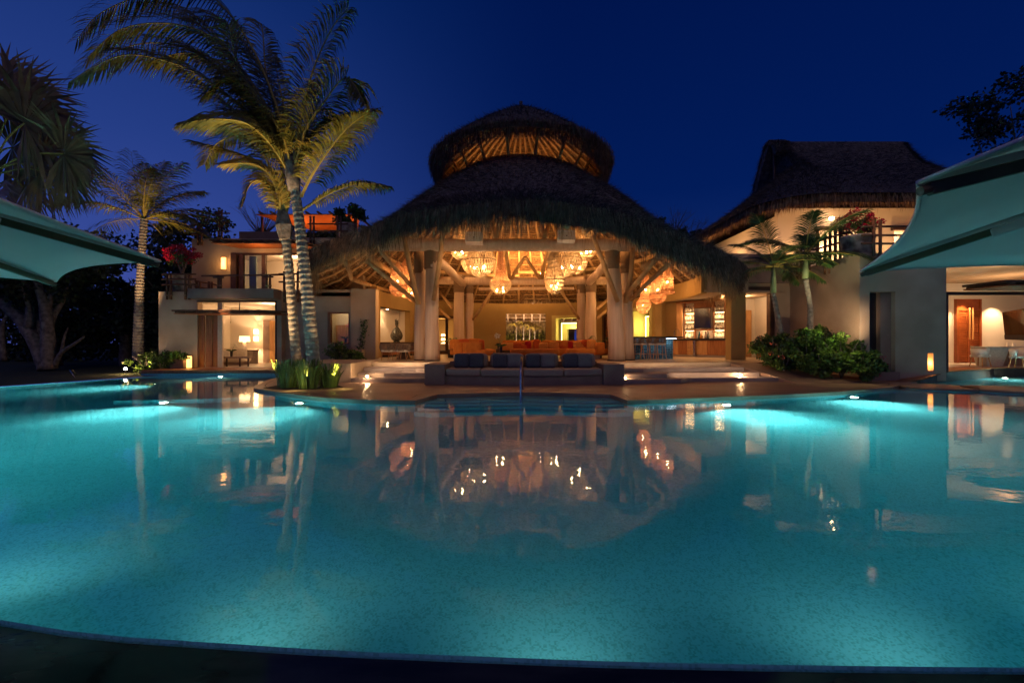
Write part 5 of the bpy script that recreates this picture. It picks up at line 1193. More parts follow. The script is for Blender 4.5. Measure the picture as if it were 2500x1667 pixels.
def rsamp(n, lo, hi):
    t = rng.uniform(lo, hi, n); k = rng.uniform(0, nR, n); ti = np.interp(t, TS, np.arange(len(TS)))
    def ev(ti, k):
        i = np.clip(ti.astype(int), 0, len(TS)-2); f = (ti-i)[:, None]; j = k.astype(int) % nR; g = (k-k.astype(int))[:, None]; j2 = (j+1) % nR
        return (A_[i, j]*(1-g)+A_[i, j2]*g)*(1-f)+(A_[i+1, j]*(1-g)+A_[i+1, j2]*g)*f
    P = ev(ti, k); i2 = np.clip(ti, 0, len(TS)-1.4); D = ev(i2+.35, k)-ev(i2, k); return P, D/np.linalg.norm(D, axis=1, keepdims=True)
P, D = rsamp(52000, .0, 1.0); npmesh('thatch_straw', blades(P, D+rng.normal(size=D.shape)*.28+np.array([0, 0, .22]), rng.uniform(.014, .038, len(P)), rng.uniform(.3, .65, len(P))), 3, thatch, rr_)
P, D = rsamp(16000, .955, 1.0); P[:, 2] -= rng.uniform(0, .55, len(P)); npmesh('eave_fringe', blades(P, D*.4+np.array([0, 0, -1])+rng.normal(size=D.shape)*.15, rng.uniform(.02, .045, len(P)), rng.uniform(.3, .7, len(P))), 3, straw, rr_)
# gable hood at the ridge's left end
gx0, gx1 = 18.1, 19.2
m_ = MB(); apex = 15.75
gp = [(31.0, 14.75), (31.4, 15.45), (32, 15.8), (32.55, 15.55), (33.4, 14.3), (34.2, 12.7)]
gp2 = [(y_+(.34 if y_ < 32 else -.34 if y_ > 32 else 0), z_-.3) for y_, z_ in gp]
n = len(gp); vs = [(gx0-.0, y_, z_) for y_, z_ in gp]+[(gx1, y_, z_) for y_, z_ in gp]+[(gx0, y_, z_) for y_, z_ in gp2]+[(gx1, y_, z_) for y_, z_ in gp2]
fs = [(i, i+1, n+i+1, n+i) for i in range(n-1)]+[(2*n+i, 3*n+i, 3*n+i+1, 2*n+i+1) for i in range(n-1)]+[(i, 2*n+i, 2*n+i+1, i+1) for i in range(n-1)]
m_.add(vs, fs); m_.build('gable_hood', thatch, rr_)
P = []; D = []
for i in range(n-1):
    for k in range(900):
        u, v = rng.uniform(), rng.uniform(); a = np.array([gx0+(gx1-gx0)*u-.05, gp[i][0]+(gp[i+1][0]-gp[i][0])*v, gp[i][1]+(gp[i+1][1]-gp[i][1])*v]); P.append(a); s_ = -1 if a[1] < 32 else 1; D.append([-.35, s_*.45, -.8])
npmesh('hood_straw', blades(np.array(P), np.array(D)+rng.normal(size=(len(P), 3))*.3, rng.uniform(.03, .06, len(P)), rng.uniform(.25, .55, len(P))), 3, thatch, rr_)
m_ = MB(); m_.add([(18.77, 30.2, 13.2), (18.77, 34.0, 13.2), (18.77, 32, 15.5)], [(0, 1, 2)]); m_.build('gable_dark_hollow', black, rr_)  # black sheet standing for the dark hollow of the open gable
MB().tube([(18.4, 31.9, 12.9), (18.4, 32.0, 15.4)], .08, 7).build('gable_post', bamboo, rr_)

# ---------------- left house ----------------
lh = thing('left_house', 'two-storey plaster house at left with open lit rooms on both floors', 'house', (-15, 25, .27))
H1 = [(-16.25, -12.15, .27, 3.72)]
wallx(-18.25, -11.9, 23.5, 23.9, -.1, 4.2, H1).build('ground_wall', stucco, lh)
MB().box(-18.25, -17.85, 23.9, 31, -.1, 4.2).build('ground_side_wall', stucco, lh)
MB().box(-16.2, -11.9, 22.7, 23.5, 3.78, 4.27).build('balcony_slab', purple, lh, bevel=.01)
MB().box(-18.2, -8.5, 23.9, 31, 4.0, 4.2).build('terrace_slab', stucco, lh)
m_ = MB(); m_.box(-17.8, -10.8, 28.6, 28.8, .2, 4.0); m_.box(-10.9, -10.8, 23.9, 28.6, .2, 4.0); m_.box(-17.8, -17.7, 23.9, 28.6, .2, 4.0); m_.box(-17.7, -10.9, 23.9, 28.6, 3.75, 3.85); m_.box(-14.7+.0, -10.9, 27.9, 28.0, 3.3, 3.75); m_.build('sitting_room', cream, lh)
m_ = MB(); m_.box(-17.7, -10.9, 23.5, 28.6, .15, .29); m_.build('sitting_room_floor', MATS['pale_stone_floor'], lh)
m_ = MB(); m_.box(-16.25, -12.15, 23.45, 23.6, 3.12, 3.2); m_.box(-16.25, -12.15, 23.45, 23.6, 3.66, 3.72); m_.box(-12.22, -12.15, 23.45, 23.6, .27, 3.66); m_.box(-14.1, -14.07, 23.5, 23.55, 3.2, 3.66); m_.build('door_frame', darkwood, lh)
for k, (a, b_) in enumerate(((-16.22, -15.95), (-15.9, -15.62), (-15.58, -15.32))):
    m_ = MB(); m_.obox(((a+b_)/2, 23.62+.05*k, 1.7), (b_-a+.04, .06, 2.84), rz=R(12 if k % 2 else -12)); m_.build('folding_door', teak, lh)
MB().box(-15.28, -15.05, 23.62, 23.75, .29, 3.65).build('curtain', linen, lh)
m_ = MB(); q0, q1 = at(497, 0, 28.5).x, at(540, 0, 28.5).x
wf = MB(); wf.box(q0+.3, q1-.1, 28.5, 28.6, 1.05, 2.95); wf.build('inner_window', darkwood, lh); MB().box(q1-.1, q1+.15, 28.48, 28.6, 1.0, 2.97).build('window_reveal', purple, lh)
MB().box(q0, q1+.15, 28.4, 28.6, .85, 1.02).build('window_sill', teak, lh)
x0, x1 = at(642, 0, 28.5).x, at(659, 0, 28.5).x
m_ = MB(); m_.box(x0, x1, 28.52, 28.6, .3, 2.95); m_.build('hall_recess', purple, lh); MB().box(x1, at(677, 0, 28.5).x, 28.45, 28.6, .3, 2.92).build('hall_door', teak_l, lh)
# table lamp, console, sofa, bench table, sconce
def L(px, py, Y): return at(px, py, Y)
t_ = thing('console_desk', 'dark topped console desk under the table lamp in the lower left room', 'desk', (L(596, 0, 27.6).x, 27.6, .29))
a, b_ = L(569, 854, 27.4), L(622, 854, 27.4); MB().box(a.x, b_.x, 27.2, 27.9, a.z-.06, a.z).build('table_top', darkwood, t_); MB().box(b_.x-.38, b_.x-.05, 27.3, 27.85, .29, a.z-.06).build('side_panel', mat('taupe_panel', (.22, .17, .14), None, .6, 4), t_); MB().box(a.x+.35, b_.x-.4, 27.5, 27.85, .29, a.z-.06).build('cabinet', cream, t_); MB().box(a.x+.02, a.x+.34, 27.3, 27.85, a.z-.55, a.z-.06).build('drawer', MATS['taupe_panel'], t_)
zt_ = a.z; p = L(597, 0, 27.5)
t_ = thing('table_lamp', 'glowing table lamp with rectangular shade on the console desk', 'table lamp', (p.x, 27.5, zt_))
MB().lathe([(.01, 0), (.11, 0), (.13, .1), (.10, .2), (.13, .3), (.10, .4), (.12, .48), (.02, .52)], (p.x, 27.5, zt_), 14).build('base', white, t_, smooth=True)
MB().lathe([(.30, .50), (.27, .84)], (p.x, 27.5, zt_), 24).build('lamp_shade', shade, t_, smooth=True)
lamp('POINT', (p.x, 27.5, zt_+.67), 60, WARM2, .04); 
p = L(624, 818, 28.3); t_ = thing('wall_sconce', 'bright stacked wall sconce beside the table lamp', 'wall sconce', p)
for dz in (.22, -.22): MB().lathe([(.12, -.15), (.13, 0), (.12, .15)], (p.x, 28.35, p.z+dz), 12).build('glass_tube', mat('hot_glow', (1, .8, .5), None, .5, 1, emit=(1, .65, .3), es=9), t_, smooth=True)
lamp('SPOT', (p.x, 28.3, p.z+.45), 40, WARM2, .03, (p.x, 28.5, 5), 60, .4); lamp('SPOT', (p.x, 28.3, p.z-.45), 40, WARM2, .03, (p.x, 28.5, 0), 60, .4)
lamp('POINT', (-13.6, 25.6, 3.4), 55, WARM2, .2); lamp('POINT', (-14.2, 22.3, 3.2), 7, WARM2, .2)
t_ = thing('day_sofa', 'beige sofa with striped cushions at the left of the lower left room', 'sofa', (L(560, 0, 25.5).x, 25.8, .29))
a, b_ = L(518, 872, 25.6), L(594, 888, 25.6)
MB().cushion(((a.x+b_.x)/2, 26.0, .62), (b_.x-a.x, 1.0, .3), e=.25).build('seat', linen, t_, smooth=True); MB().cushion(((a.x+b_.x)/2-.2, 26.5, .95), (b_.x-a.x-.3, .3, .55), e=.3).build('backrest', linen, t_, smooth=True); MB().box(a.x+.05, b_.x-.1, 25.6, 26.4, .30, .50).build('base', taupe, t_)
for k, px in enumerate((533, 552)): tag(MB().cushion(L(px, 863, 25.8), (.6, .25, .45), rx=R(-20), e=.5).build('throw_pillow', [linen, white][k], smooth=True), ['beige pillow leaning at the left end of the day sofa', 'white pillow in the middle of the day sofa'][k], 'pillow')
t_ = thing('bench_table', 'low slatted table with four dark legs in front of the beige sofa', 'coffee table', (L(577, 0, 24.6).x, 24.6, .29))
a, b_ = L(535, 870, 24.6), L(616, 868, 24.6); MB().box(a.x, b_.x, 24.3, 24.9, a.z-.08, a.z).build('table_top', taupe, t_)
for x in (a.x+.04, (a.x+b_.x)/2-.3, (a.x+b_.x)/2+.4, b_.x-.05): MB().box(x-.03, x+.03, 24.28, 24.34, .29, a.z-.08).build('leg', darkwood, t_)
orchid((L(565, 0, 24.5).x, 24.5, a.z), .62, whitef, 'small white orchid on the low slatted table', 1)
awning('pole-covered timber awning over the lower left room opening', L(424, 0, 22.4).x, L(632, 0, 22.4).x, 22.4, 23.5, 2.98, skew=.9)
# upper storey
wallx(-18.3, -8.5, 26, 26.4, 4.2, 7.5, [(-16.05, -11.9, 4.5, 6.68)]).build('upper_wall', stucco, lh)
MB().box(-18.3, -17.9, 26.4, 31, 4.2, 7.5).build('upper_side_wall', stucco, lh)
MB().box(-16.2, -12.4, 27, 27.4, 7.4, 8.15).build('roof_parapet', purple, lh, bevel=.02); MB().box(-13.5, -8.5, 26.42, 27.0, 7.0, 7.65).build('roof_block', stucco, lh, bevel=.02)
MB().box(-18.3, -8.5, 26.4, 31, 7.2, 7.4).build('roof_slab', stucco, lh)
m_ = MB(); m_.box(-17.2, -10.5, 30, 30.1, 4.2, 7.0); m_.box(-17.2, -10.5, 26.4, 30, 6.9, 7.0); m_.box(-17.3, -17.2, 26.4, 30, 4.2, 7); m_.box(-10.6, -10.5, 26.4, 30, 4.2, 7); m_.build('upper_room', cream, lh)
MB().box(-13.2, -12.8, 29.8, 30, 4.2, 6.0).build('upper_room_door', teak, lh)
m_ = MB(); m_.box(-16.05, -15.75, 25.95, 26.2, 4.5, 6.68); m_.box(-15.55, -15.35, 25.98, 26.15, 4.5, 6.6); m_.box(-13.65-.65, -14.1, 25.98, 26.2, 4.5, 6.68); m_.box(-15.75, -11.9, 25.97, 26.2, 6.58, 6.68); m_.build('sliding_door_frame', darkwood, lh)
MB().box(-16.0, -15.6, 26.2, 26.28, 4.3, 6.6).build('sliding_door', teak, lh); MB().box(-15.3, -14.9, 26.5, 26.6, 4.3, 6.6).build('curtain', mat('grey_green_curtain', (.35, .38, .30), (.25, .28, .22), .9, 2, stretch=(12, 12, .1)), lh)
MB().box(-15.35, -14.35, 26.06, 26.07, 4.5, 6.58).build('glass_pane', glass, lh)
lamp('POINT', (-13.5, 28.3, 6.4), 85, WARM2, .2)
for k, (px, py) in enumerate([(545, 642), (762, 632)]):
    p = L(px, py, 25.85); t_ = thing('wall_sconce', ['glowing rectangular wall sconce left of the upper balcony doors', 'glowing rectangular wall sconce between the palm trunks and the thatched eave'][k], 'wall sconce', p)
    MB().box(p.x-.11, p.x+.11, 25.82, 25.95, p.z-.33, p.z+.33).build('alabaster_panel', glowm, t_, bevel=.02); MB().box(p.x-.06, p.x+.06, 25.95, 26.0, p.z-.2, p.z+.2).build('bracket', black, t_)
    lamp('POINT', (p.x, 25.6, p.z), 7, (1, .5, .16), .12)
awning('louvred timber awning above the upper left balcony doors', L(524, 0, 25.0).x, L(722, 0, 25).x, 24.7, 26.0, 6.95, skew=.8)
lamp('POINT', (-14, 25.2, 6.3), 14, WARM, .1)
# balcony rails
zr = 4.3
ps = [(x, 22.85, 4.2, 4.95) for x in (L(533, 0, 22.85).x, L(539, 0, 22.85).x, L(651, 0, 22.85).x, L(659, 0, 22.85).x)]
railing('low bamboo handrail along the edge of the left balcony slab', ps, [((L(492, 0, 22.85).x, 22.85, 4.92), (L(690, 0, 22.85).x, 22.85, 4.98)), ((L(522, 0, 22.85).x, 22.8, 4.84), (L(548, 0, 22.85).x, 22.8, 4.84)), ((L(642, 0, 22.85).x, 22.8, 4.86), (L(668, 0, 22.85).x, 22.8, 4.86))])
X = lambda px, Y: (px-1250)*Y/FPX
railing('bamboo railing corner around the bougainvillea pot on the left terrace', [(X(px, 23.4), 23.4, 3.78, 5.12) for px in (408, 417, 453, 462)], [((X(398, 23.4), 23.36, z), (X(480, 23.4), 23.36, z)) for z in (4.55, 4.82, 5.08)]+[((X(400, 23.4), 23.3, z-.02), (X(425, 23.4), 22.9, z-.05)) for z in (4.55, 4.82, 5.08)])
railing('bamboo railing post pair at the right end of the left balcony', [(X(px, 22.9), 22.9, 3.6, 5.15) for px in (694, 727)], [((X(682, 22.9), 22.86, z), (X(742, 22.9), 22.86, z)) for z in (4.62, 5.02)])
railing('thin orange lit railing on the left side of the terrace', [(X(px, 24.5), 24.5, 4.2, 4.85) for px in (480, 488, 510, 517)], [((X(476, 24.3), 24.3, 4.86), (X(528, 25.5), 25.5, 4.80)), ((X(476, 24.3), 24.3, 4.55), (X(528, 25.5), 25.5, 4.52))])
railing('bamboo railing on the roof corner at the far left of the upper storey', [(X(px, 25.9), 25.9, 7.1, 8.3) for px in (483, 492)], [((X(470, 25.9), 25.86, z), (X(505, 25.9), 25.86, z)) for z in (7.7, 8.0, 8.25)])
railing('bamboo railing beside the roof parapet, foliage behind it', [(X(px, 25.9), 25.9, 7.3, 9.1) for px in (534, 541)], [((X(527, 25.9), 25.86, z), (X(562, 25.9), 25.86, z)) for z in (7.9, 8.4, 8.9)])
railing('bamboo railing on the roof terrace right of the palm trunks', [(X(px, 25.9), 25.9, 7.2, 8.75) for px in (758, 766, 824, 832)], [((X(752, 25.9), 25.86, z), (X(850, 25.9), 25.86, z)) for z in (7.9, 8.3)])
p = (X(440, 24.2), 24.2, 4.2); pot(p, .52, .95, 'mottled stone pot on the left terrace behind the bamboo railing'); bougain((p[0]+.1, 24.2, 5.1), (.95, .6, .55), 'crimson bougainvillea in the pot on the left terrace', stem_h=.75)
p = (X(848, 27.5), 27.5, 7.4); pot(p, .55, 1.3, 'tall stone pot on the roof terrace left of the pavilion roof'); 
t_ = thing('terrace_shrub', 'leafy shrub in the tall pot on the roof terrace', 'potted shrub', (p[0], p[1], 8.7)); npmesh('foliage', leafquads(clumps(1800, (p[0], p[1], 9.2), (1.0, .6, .55), 16, .35), .22, .22), 4, bushleaf, t_); MB().tube([(p[0], p[1], 8.5), (p[0], p[1], 9.2)], .05, 6).build('stem', bark, t_)
# roof pergola
pg = thing('roof_pergola', 'orange lit timber pergola roof on the terrace behind the palm trunks', 'pergola', (-13, 30, 7.4))
y0 = 28.5; a, b_ = X(625, y0), X(880, y0); z = 9.55
MB().add([(a, y0, z), (b_, y0, z), (b_-1.2, 31.5, z-.25), (a+2.2, 31.5, z-.25), (a, y0, z+.06), (b_, y0, z+.06), (b_-1.2, 31.5, z-.19), (a+2.2, 31.5, z-.19)], [(0, 3, 2, 1), (4, 5, 6, 7), (0, 1, 5, 4), (2, 3, 7, 6), (1, 2, 6, 5), (3, 0, 4, 7)]).build('slatted_roof', woodslat, pg)
for k in range(9): x = a+.3+k*(b_-a)/9; MB().tube([(x, y0-.2, z+.13), (x+.3, 31.3, z-.1)], .07, 7).build('joist', bamboo, pg, smooth=True)
for px in (852, 868): MB().tube([(X(px, 28.7), 28.7, 7.4), (X(px, 28.7), 28.7, 10.1)], .1, 8).build('post', bamboo, pg, smooth=True)
MB().tube([(X(640, 29), 29, 7.4), (X(640, 29), 29, z)], .09, 8).build('post', bamboo, pg, smooth=True)
lamp('POINT', (X(740, 29.5), 29.5, 8.3), 50, (1, .42, .15), .2); lamp('POINT', (X(840, 29.5), 29.3, 8.5), 30, (1, .42, .15), .2)
# glowing lantern by the planter
def lantern(p, h, lab):
    t_ = thing('ground_lantern', lab, 'lantern', p); MB().box(p[0]-.09, p[0]+.09, p[1]-.09, p[1]+.09, p[2]+.03, p[2]+h).build('alabaster_panel', glowm, t_, bevel=.02); MB().box(p[0]-.1, p[0]+.1, p[1]-.1, p[1]+.1, p[2], p[2]+.03).build('base', black, t_)
    lamp('POINT', (p[0], p[1]-.3, p[2]+h*.6), 3, (1, .5, .16), .1)
lantern((X(465, 23.1), 23.0, .27), .62, 'glowing box lantern beside the planter at the left house')
# cube planter
t_ = thing('ground_planter', 'dark wooden planter box in front of the left house wall', 'planter', (X(440, 23), 23, .27)); MB().box(X(425, 23), X(458, 23), 22.7, 23.3, .27, .75).build('planter_box', darkwood, t_)
# ---------------- umbrellas ----------------
def umbrella(hub, ze, zh, angs, Rr, lab, sag=.22):
    hx, hy = hub; t_ = thing('pool_umbrella', lab, 'umbrella', (hx, hy, -.7)); n = len(angs)
    cor = [Vector((hx+r_*math.cos(R(a)), hy+r_*math.sin(R(a)), ze+dz)) for a, r_, dz in [(a[0], Rr*a[1], a[2]) if isinstance(a, tuple) else (a, Rr, 0) for a in angs]]
    H = Vector((hx, hy, zh)); m_ = MB(); N_, M_ = 10, 10
    for i in range(n):
        A, B = cor[i], cor[(i+1) % n]; vs = []
        for j in range(N_+1):
            u = j/N_
            for k in range(M_+1):
                v = k/M_; e = A.lerp(B, v); inn = 4*v*(1-v)
                e2 = e+(H-e)*(.05*inn)   # scalloped edge
                p = H.lerp(e2, u); p = p+Vector((0, 0, -.05*inn*math.sin(u*math.pi)))
                if u > .93: p.z -= .02*(u-.93)/.07
                vs.append(p)
        m_.add(vs, [(j*(M_+1)+k, (j+1)*(M_+1)+k, (j+1)*(M_+1)+k+1, j*(M_+1)+k+1) for j in range(N_) for k in range(M_)])
    o_ = m_.build('canopy', canvas, t_, smooth=True); s_ = o_.modifiers.new('s', 'SOLIDIFY'); s_.thickness = .006
    for i in range(n):
        A, B = cor[i], cor[(i+1) % n]
        pts = [A.lerp(B, v)+(H-A.lerp(B, v))*(.05*4*v*(1-v))+Vector((0, 0, -.018)) for v in np.linspace(0, 1, 13)]
        MB().tube(pts, .009, 5).build('hem', canvas, t_, smooth=True)
        d = (H-A).normalized(); dn = Vector((0, 0, -.028))
        a0 = A+d*.03+dn; a1 = A.lerp(H, .30)+dn; a2 = H+dn*1.5
        rb = MB(); S_ = d.cross(Vector((0, 0, 1))).normalized(); up = S_.cross(d)
        def bar(mb, p, q, w_, h_): mb.add([p-S_*w_, p+S_*w_, q+S_*w_, q-S_*w_, p-S_*w_-up*h_, p+S_*w_-up*h_, q+S_*w_-up*h_, q-S_*w_-up*h_], [(0, 1, 2, 3), (4, 7, 6, 5), (0, 4, 5, 1), (2, 6, 7, 3), (1, 5, 6, 2), (0, 3, 7, 4)])
        bar(rb, a0, a2, .016, .045); r__ = rb.build('rib', ribwood, t_, bevel=.006)
        if angs[i] in SLV or (isinstance(angs[i], tuple) and angs[i][0] in SLV):
            sb = MB(); bar(sb, a1+dn*.3, H+dn, .030, .062); sb.build('rib_sleeve', canvas, r__, bevel=.012)
        cb = MB(); cb.tube([a0-d*.03-up*.022-S_*.0, a0+d*.015-up*.022], .017, 10); cb.build('rib_tip', ribwood, r__)
    MB().tube([(hx, hy, -.78), (hx, hy, zh+.1)], .045, 12).build('pole', ribwood, t_, smooth=True)
    MB().lathe([(.01, .12), (.3, .12), (.42, .08), (.45, 0), (.01, 0)], (hx, hy, -.78), 20).build('base', concrete, t_)
    MB().lathe([(.09, -.12), (.1, 0), (.05, .12)], (hx, hy, zh), 12).build('hub', ribwood, t_)
SLV = {36.9, 119.5}
umbrella((-4.38, 1.66), 2.2, 2.84, [(36.9, 1.0, .0), (85.5, 1.03, .0), 135, 180, 225, 270, 305, (341.6, .98, .18)], 2.45, 'pale canvas umbrella cut by the left picture edge, dark wooden ribs')
umbrella((3.93, 1.47), 2.2, 2.83, [119.5, 59.5, 0, -60, (-135, 1.0, .45), (177.5, 1.042, .0)], 2.42, 'pale canvas umbrella cut by the right picture edge, dark wooden ribs')

# ---------------- palms ----------------
def frond(mr, ml, ctrl, LL, droop=.9, wind=(0, 0, 0), n=46, r0=.05, w_=.035, t0=.14, fan=.85):
    pts = spline(ctrl, 6); m = len(pts); mr.tube(pts, [r0*(1-.85*i/(m-1)) for i in range(m)], 5)
    cum = [0]
    for a, b_ in zip(pts, pts[1:]): cum.append(cum[-1]+(b_-a).length)
    wd = Vector(wind); G = Vector((0, 0, -1))
    for i in range(n):
        t = t0+(1-t0)*(i/(n-1)); s_ = t*cum[-1]; j = max(0, min(m-2, next((q for q in range(m-1) if cum[q+1] >= s_), m-2)))
        f = (s_-cum[j])/max(1e-6, cum[j+1]-cum[j]); p = pts[j].lerp(pts[j+1], f); T = (pts[j+1]-pts[j]).normalized()
        S_ = T.cross(Vector((0, 0, 1)));
        if S_.length < .15: S_ = T.cross(Vector((0, 1, .2)))
        S_.normalize(); k = (t-t0)/(1-t0); Ln = LL*(.45+.75*math.sin(math.pi*min(1, k*.85+.12)))*random.uniform(.85, 1.1)
        if k > .9: Ln *= .8
        for sd in (1, -1):
            d = (S_*sd*fan+T*(.45+.6*k)+Vector((0, 0, .12))).normalized(); q = p.copy(); ps_ = [q]; dr = droop*random.uniform(.7, 1.3)
            for a in range(3):
                d = (d+G*dr*.33*(a+.3)+wd*.33*(a+.5)+Vector((random.uniform(-.06, .06),)*3)).normalized(); q = q+d*Ln/3; ps_.append(q)
            wv = (T-d*T.dot(d)); wv = wv.normalized() if wv.length > .05 else S_
            ws = [w_*.55, w_, w_*.7]; vs = []
            for a in range(3): vs += [ps_[a]-wv*ws[a]/2, ps_[a]+wv*ws[a]/2]
            vs.append(ps_[3]); ml.add(vs, [(0, 1, 3, 2), (2, 3, 5, 4), (4, 5, 6)])
def ringed_trunk(pts, rs, parent, name='trunk', step=.16):
    sp = spline(pts, 10); cum = [0]
    for a, b_ in zip(sp, sp[1:]): cum.append(cum[-1]+(b_-a).length)
    out = []; rr = []; s_ = 0; k = 0
    while s_ < cum[-1]:
        j = next((q for q in range(len(sp)-1) if cum[q+1] >= s_), len(sp)-2); f = (s_-cum[j])/max(1e-6, cum[j+1]-cum[j]); u = s_/cum[-1]
        rad = rs[0]+(rs[1]-rs[0])*min(1, u*1.6) if len(rs) == 2 else lerp_tab(rs, u)
        p = sp[j].lerp(sp[j+1], f); ph = k % 3
        out.append(p); rr.append(rad*[1.07, 1.0, .93][ph]); s_ += step*[.45, .1, .45][ph]*random.uniform(.8, 1.2)+.01; k += 1
    return MB().tube(out, rr, 14, wob=.035).build(name, palmtr, parent)
def cp(pl, Y0, Y1):  # pixels to depth-ramped control points
    n = len(pl); return [at(x, y, Y0+(Y1-Y0)*(k/(n-1))) for k, (x, y) in enumerate(pl)]
YP = 15.4
bp_ = thing('coconut_palm', 'tall coconut palm in the island planter, thicker right-hand trunk with the big crown', 'palm tree', at(768, 930, YP))
ringed_trunk([at(768, 945, YP), at(763, 860, YP), at(752, 740, YP), at(742, 640, YP), at(728, 520, YP), at(719, 460, YP)], [(0, .26), (.15, .215), (.6, .185), (1, .155)], bp_)
MB().tube([at(719, 465, YP), at(714, 425, YP), at(702, 370, YP), at(690, 330, YP)], [.19, .22, .15, .06], 10, wob=.1).build('crown_base', bark, bp_, smooth=True)
mr_, ml_, my_ = MB(), MB(), MB()
WND = (-.35, 0, 0)
F1 = [([(714, 425), (672, 250), (600, 90), (500, -20), (380, -20), (250, 30), (190, 95)], 15.4, 14.6, 1.15), ([(712, 420), (650, 260), (540, 110), (430, 60), (300, 70), (215, 140)], 15.4, 13.8, 1.1), ([(712, 415), (640, 280), (540, 160), (430, 110), (310, 115), (185, 190)], 15.4, 16.6, 1.1),
      ([(710, 418), (640, 310), (540, 220), (440, 160), (300, 135), (170, 200)], 15.4, 14.4, 1.0), ([(708, 420), (640, 330), (560, 260), (490, 200), (430, 160)], 15.4, 17.2, .9), ([(708, 425), (660, 350), (600, 300), (520, 290), (450, 300)], 15.4, 13.4, .9),
      ([(705, 420), (680, 300), (650, 180), (640, 70), (620, 50)], 15.4, 16.8, .9), ([(708, 420), (700, 300), (680, 200), (668, 130)], 15.4, 17.4, .8), ([(715, 410), (735, 290), (765, 170), (810, 70), (850, 20)], 15.4, 15.0, 1.0), ([(718, 415), (745, 320), (790, 250), (845, 190), (890, 250)], 15.4, 14.6, 1.1),
      ([(722, 440), (745, 360), (765, 320), (800, 300), (850, 285), (920, 268)], 15.4, 16.5, .85), ([(735, 480), (760, 430), (800, 370), (850, 310), (900, 275)], 15.4, 14.2, .85), ([(735, 515), (770, 492), (820, 465), (880, 447), (950, 455)], 15.4, 15.8, .6), ([(712, 420), (690, 330), (640, 260), (580, 160), (560, 60)], 15.4, 13.9, 1.0),
      ([(710, 420), (655, 290), (590, 180), (480, 40), (350, 10)], 15.4, 17.6, 1.1), ([(716, 420), (725, 340), (735, 260), (760, 200)], 15.4, 17.8, .8),
      ([(710, 420), (665, 320), (610, 230), (560, 190), (500, 230)], 15.4, 14.2, .95), ([(706, 425), (650, 360), (590, 330), (530, 350), (500, 400)], 15.4, 16.6, .8), ([(712, 418), (680, 270), (620, 140), (540, 50), (450, 40)], 15.4, 16.2, 1.05), ([(716, 415), (742, 330), (780, 270), (820, 280), (850, 340)], 15.4, 17.0, .85), ([(708, 420), (640, 300), (560, 190), (470, 130), (360, 150)], 15.4, 15.2, 1.05)]
for pl_, y0, y1, L_ in F1: frond(mr_, ml_, cp(pl_, y0, y1), L_*1.15, .9, WND, 96, .055, .05)
mr_.build('rachis', rachis, bp_); ml_.build('leaflet_crown', coconut, bp_)
b2 = thing('coconut_palm', 'slimmer coconut palm behind the thick trunk, with a ragged sheath and yellow lower fronds', 'palm tree', at(722, 900, 16.1))
ringed_trunk([at(728, 930, 16.1), at(722, 860, 16.1), at(714, 760, 16.1), at(706, 660, 16.1), at(700, 600, 16.1), at(696, 560, 16.1)], [(0, .2), (.15, .165), (.6, .15), (1, .155)], b2)
MB().tube([at(697, 585, 16.1), at(694, 550, 16.1), at(690, 515, 16.1), at(692, 470, 16.2)], [.2, .26, .17, .1], 10, wob=.16).build('leaf_sheath', bark, b2)
mr_, ml_ = MB(), MB()
F2 = [([(692, 540), (672, 450), (640, 370), (590, 320), (490, 305)], 16.1, 14.6, .85), ([(690, 530), (675, 440), (640, 400), (560, 370), (470, 345)], 16.1, 17, .85), ([(692, 540), (668, 470), (640, 440), (610, 450), (590, 500)], 16.1, 15.4, .55), ([(693, 520), (690, 430), (670, 350), (630, 290), (560, 270)], 16.1, 17.2, .8), ([(698, 520), (720, 430), (750, 350), (800, 290)], 16.1, 17, .8),
      ([(690, 545), (680, 480), (660, 430), (620, 400), (545, 400)], 16.1, 15.0, .7), ([(696, 530), (712, 440), (738, 380), (790, 350), (840, 350)], 16.1, 15.2, .7)]
for pl_, y0, y1, L_ in F2: frond(mr_, ml_, cp(pl_, y0, y1), L_*1.1, .8, WND, 70, .06, .05)
mr_.build('rachis', rachis, b2); ml_.build('leaflet_crown', coconut_y, b2)
# planter grass
gt = []
for k, (cx_, cy_, n, h, lab) in enumerate([(-7.55, 15.3, 170, .95, 'tall lily-like grass clump left of the palm trunks'), (-6.75, 15.05, 210, .95, 'tall lily-like grass clump at the foot of the thick palm trunk'), (-6.2, 15.4, 130, .85, 'tall lily-like grass clump right of the palm trunks')]):
    t_ = thing('grass_clump', lab, 'ornamental grass', (cx_, cy_, .075)); mb = MB()
    for i in range(n):
        a = random.uniform(0, 6.283); rr = random.uniform(0, .30); b0 = Vector((cx_+rr*math.cos(a), cy_+rr*.8*math.sin(a), .07)); le = random.uniform(.08, .36); H = h*random.uniform(.55, 1.15); d = Vector((math.cos(a), math.sin(a), 0))
        p1 = b0+d*le*.3+Vector((0, 0, H*.55)); p2 = b0+d*le*.75+Vector((0, 0, H*.9)); p3 = b0+d*le*1.35+Vector((0, 0, H*(1.0-le*.5))); s_ = Vector((-d.y, d.x, 0)).lerp(Vector((1, 0, 0)), .5).normalized()*.016
        mb.add([b0-s_, b0+s_, p1-s_, p1+s_, p2-s_*.8, p2+s_*.8, p3], [(0, 1, 3, 2), (2, 3, 5, 4), (4, 5, 6)])
    mb.build('blade', grassb, t_)
tag(MB().prism([(-8.3, 15.2), (-7.8, 14.85), (-6.9, 14.65), (-6.0, 14.8), (-5.7, 15.4), (-6.2, 16.2), (-7.6, 16.5), (-8.3, 16.0)], .05, .083).build('planter_soil', soil), kind='structure')
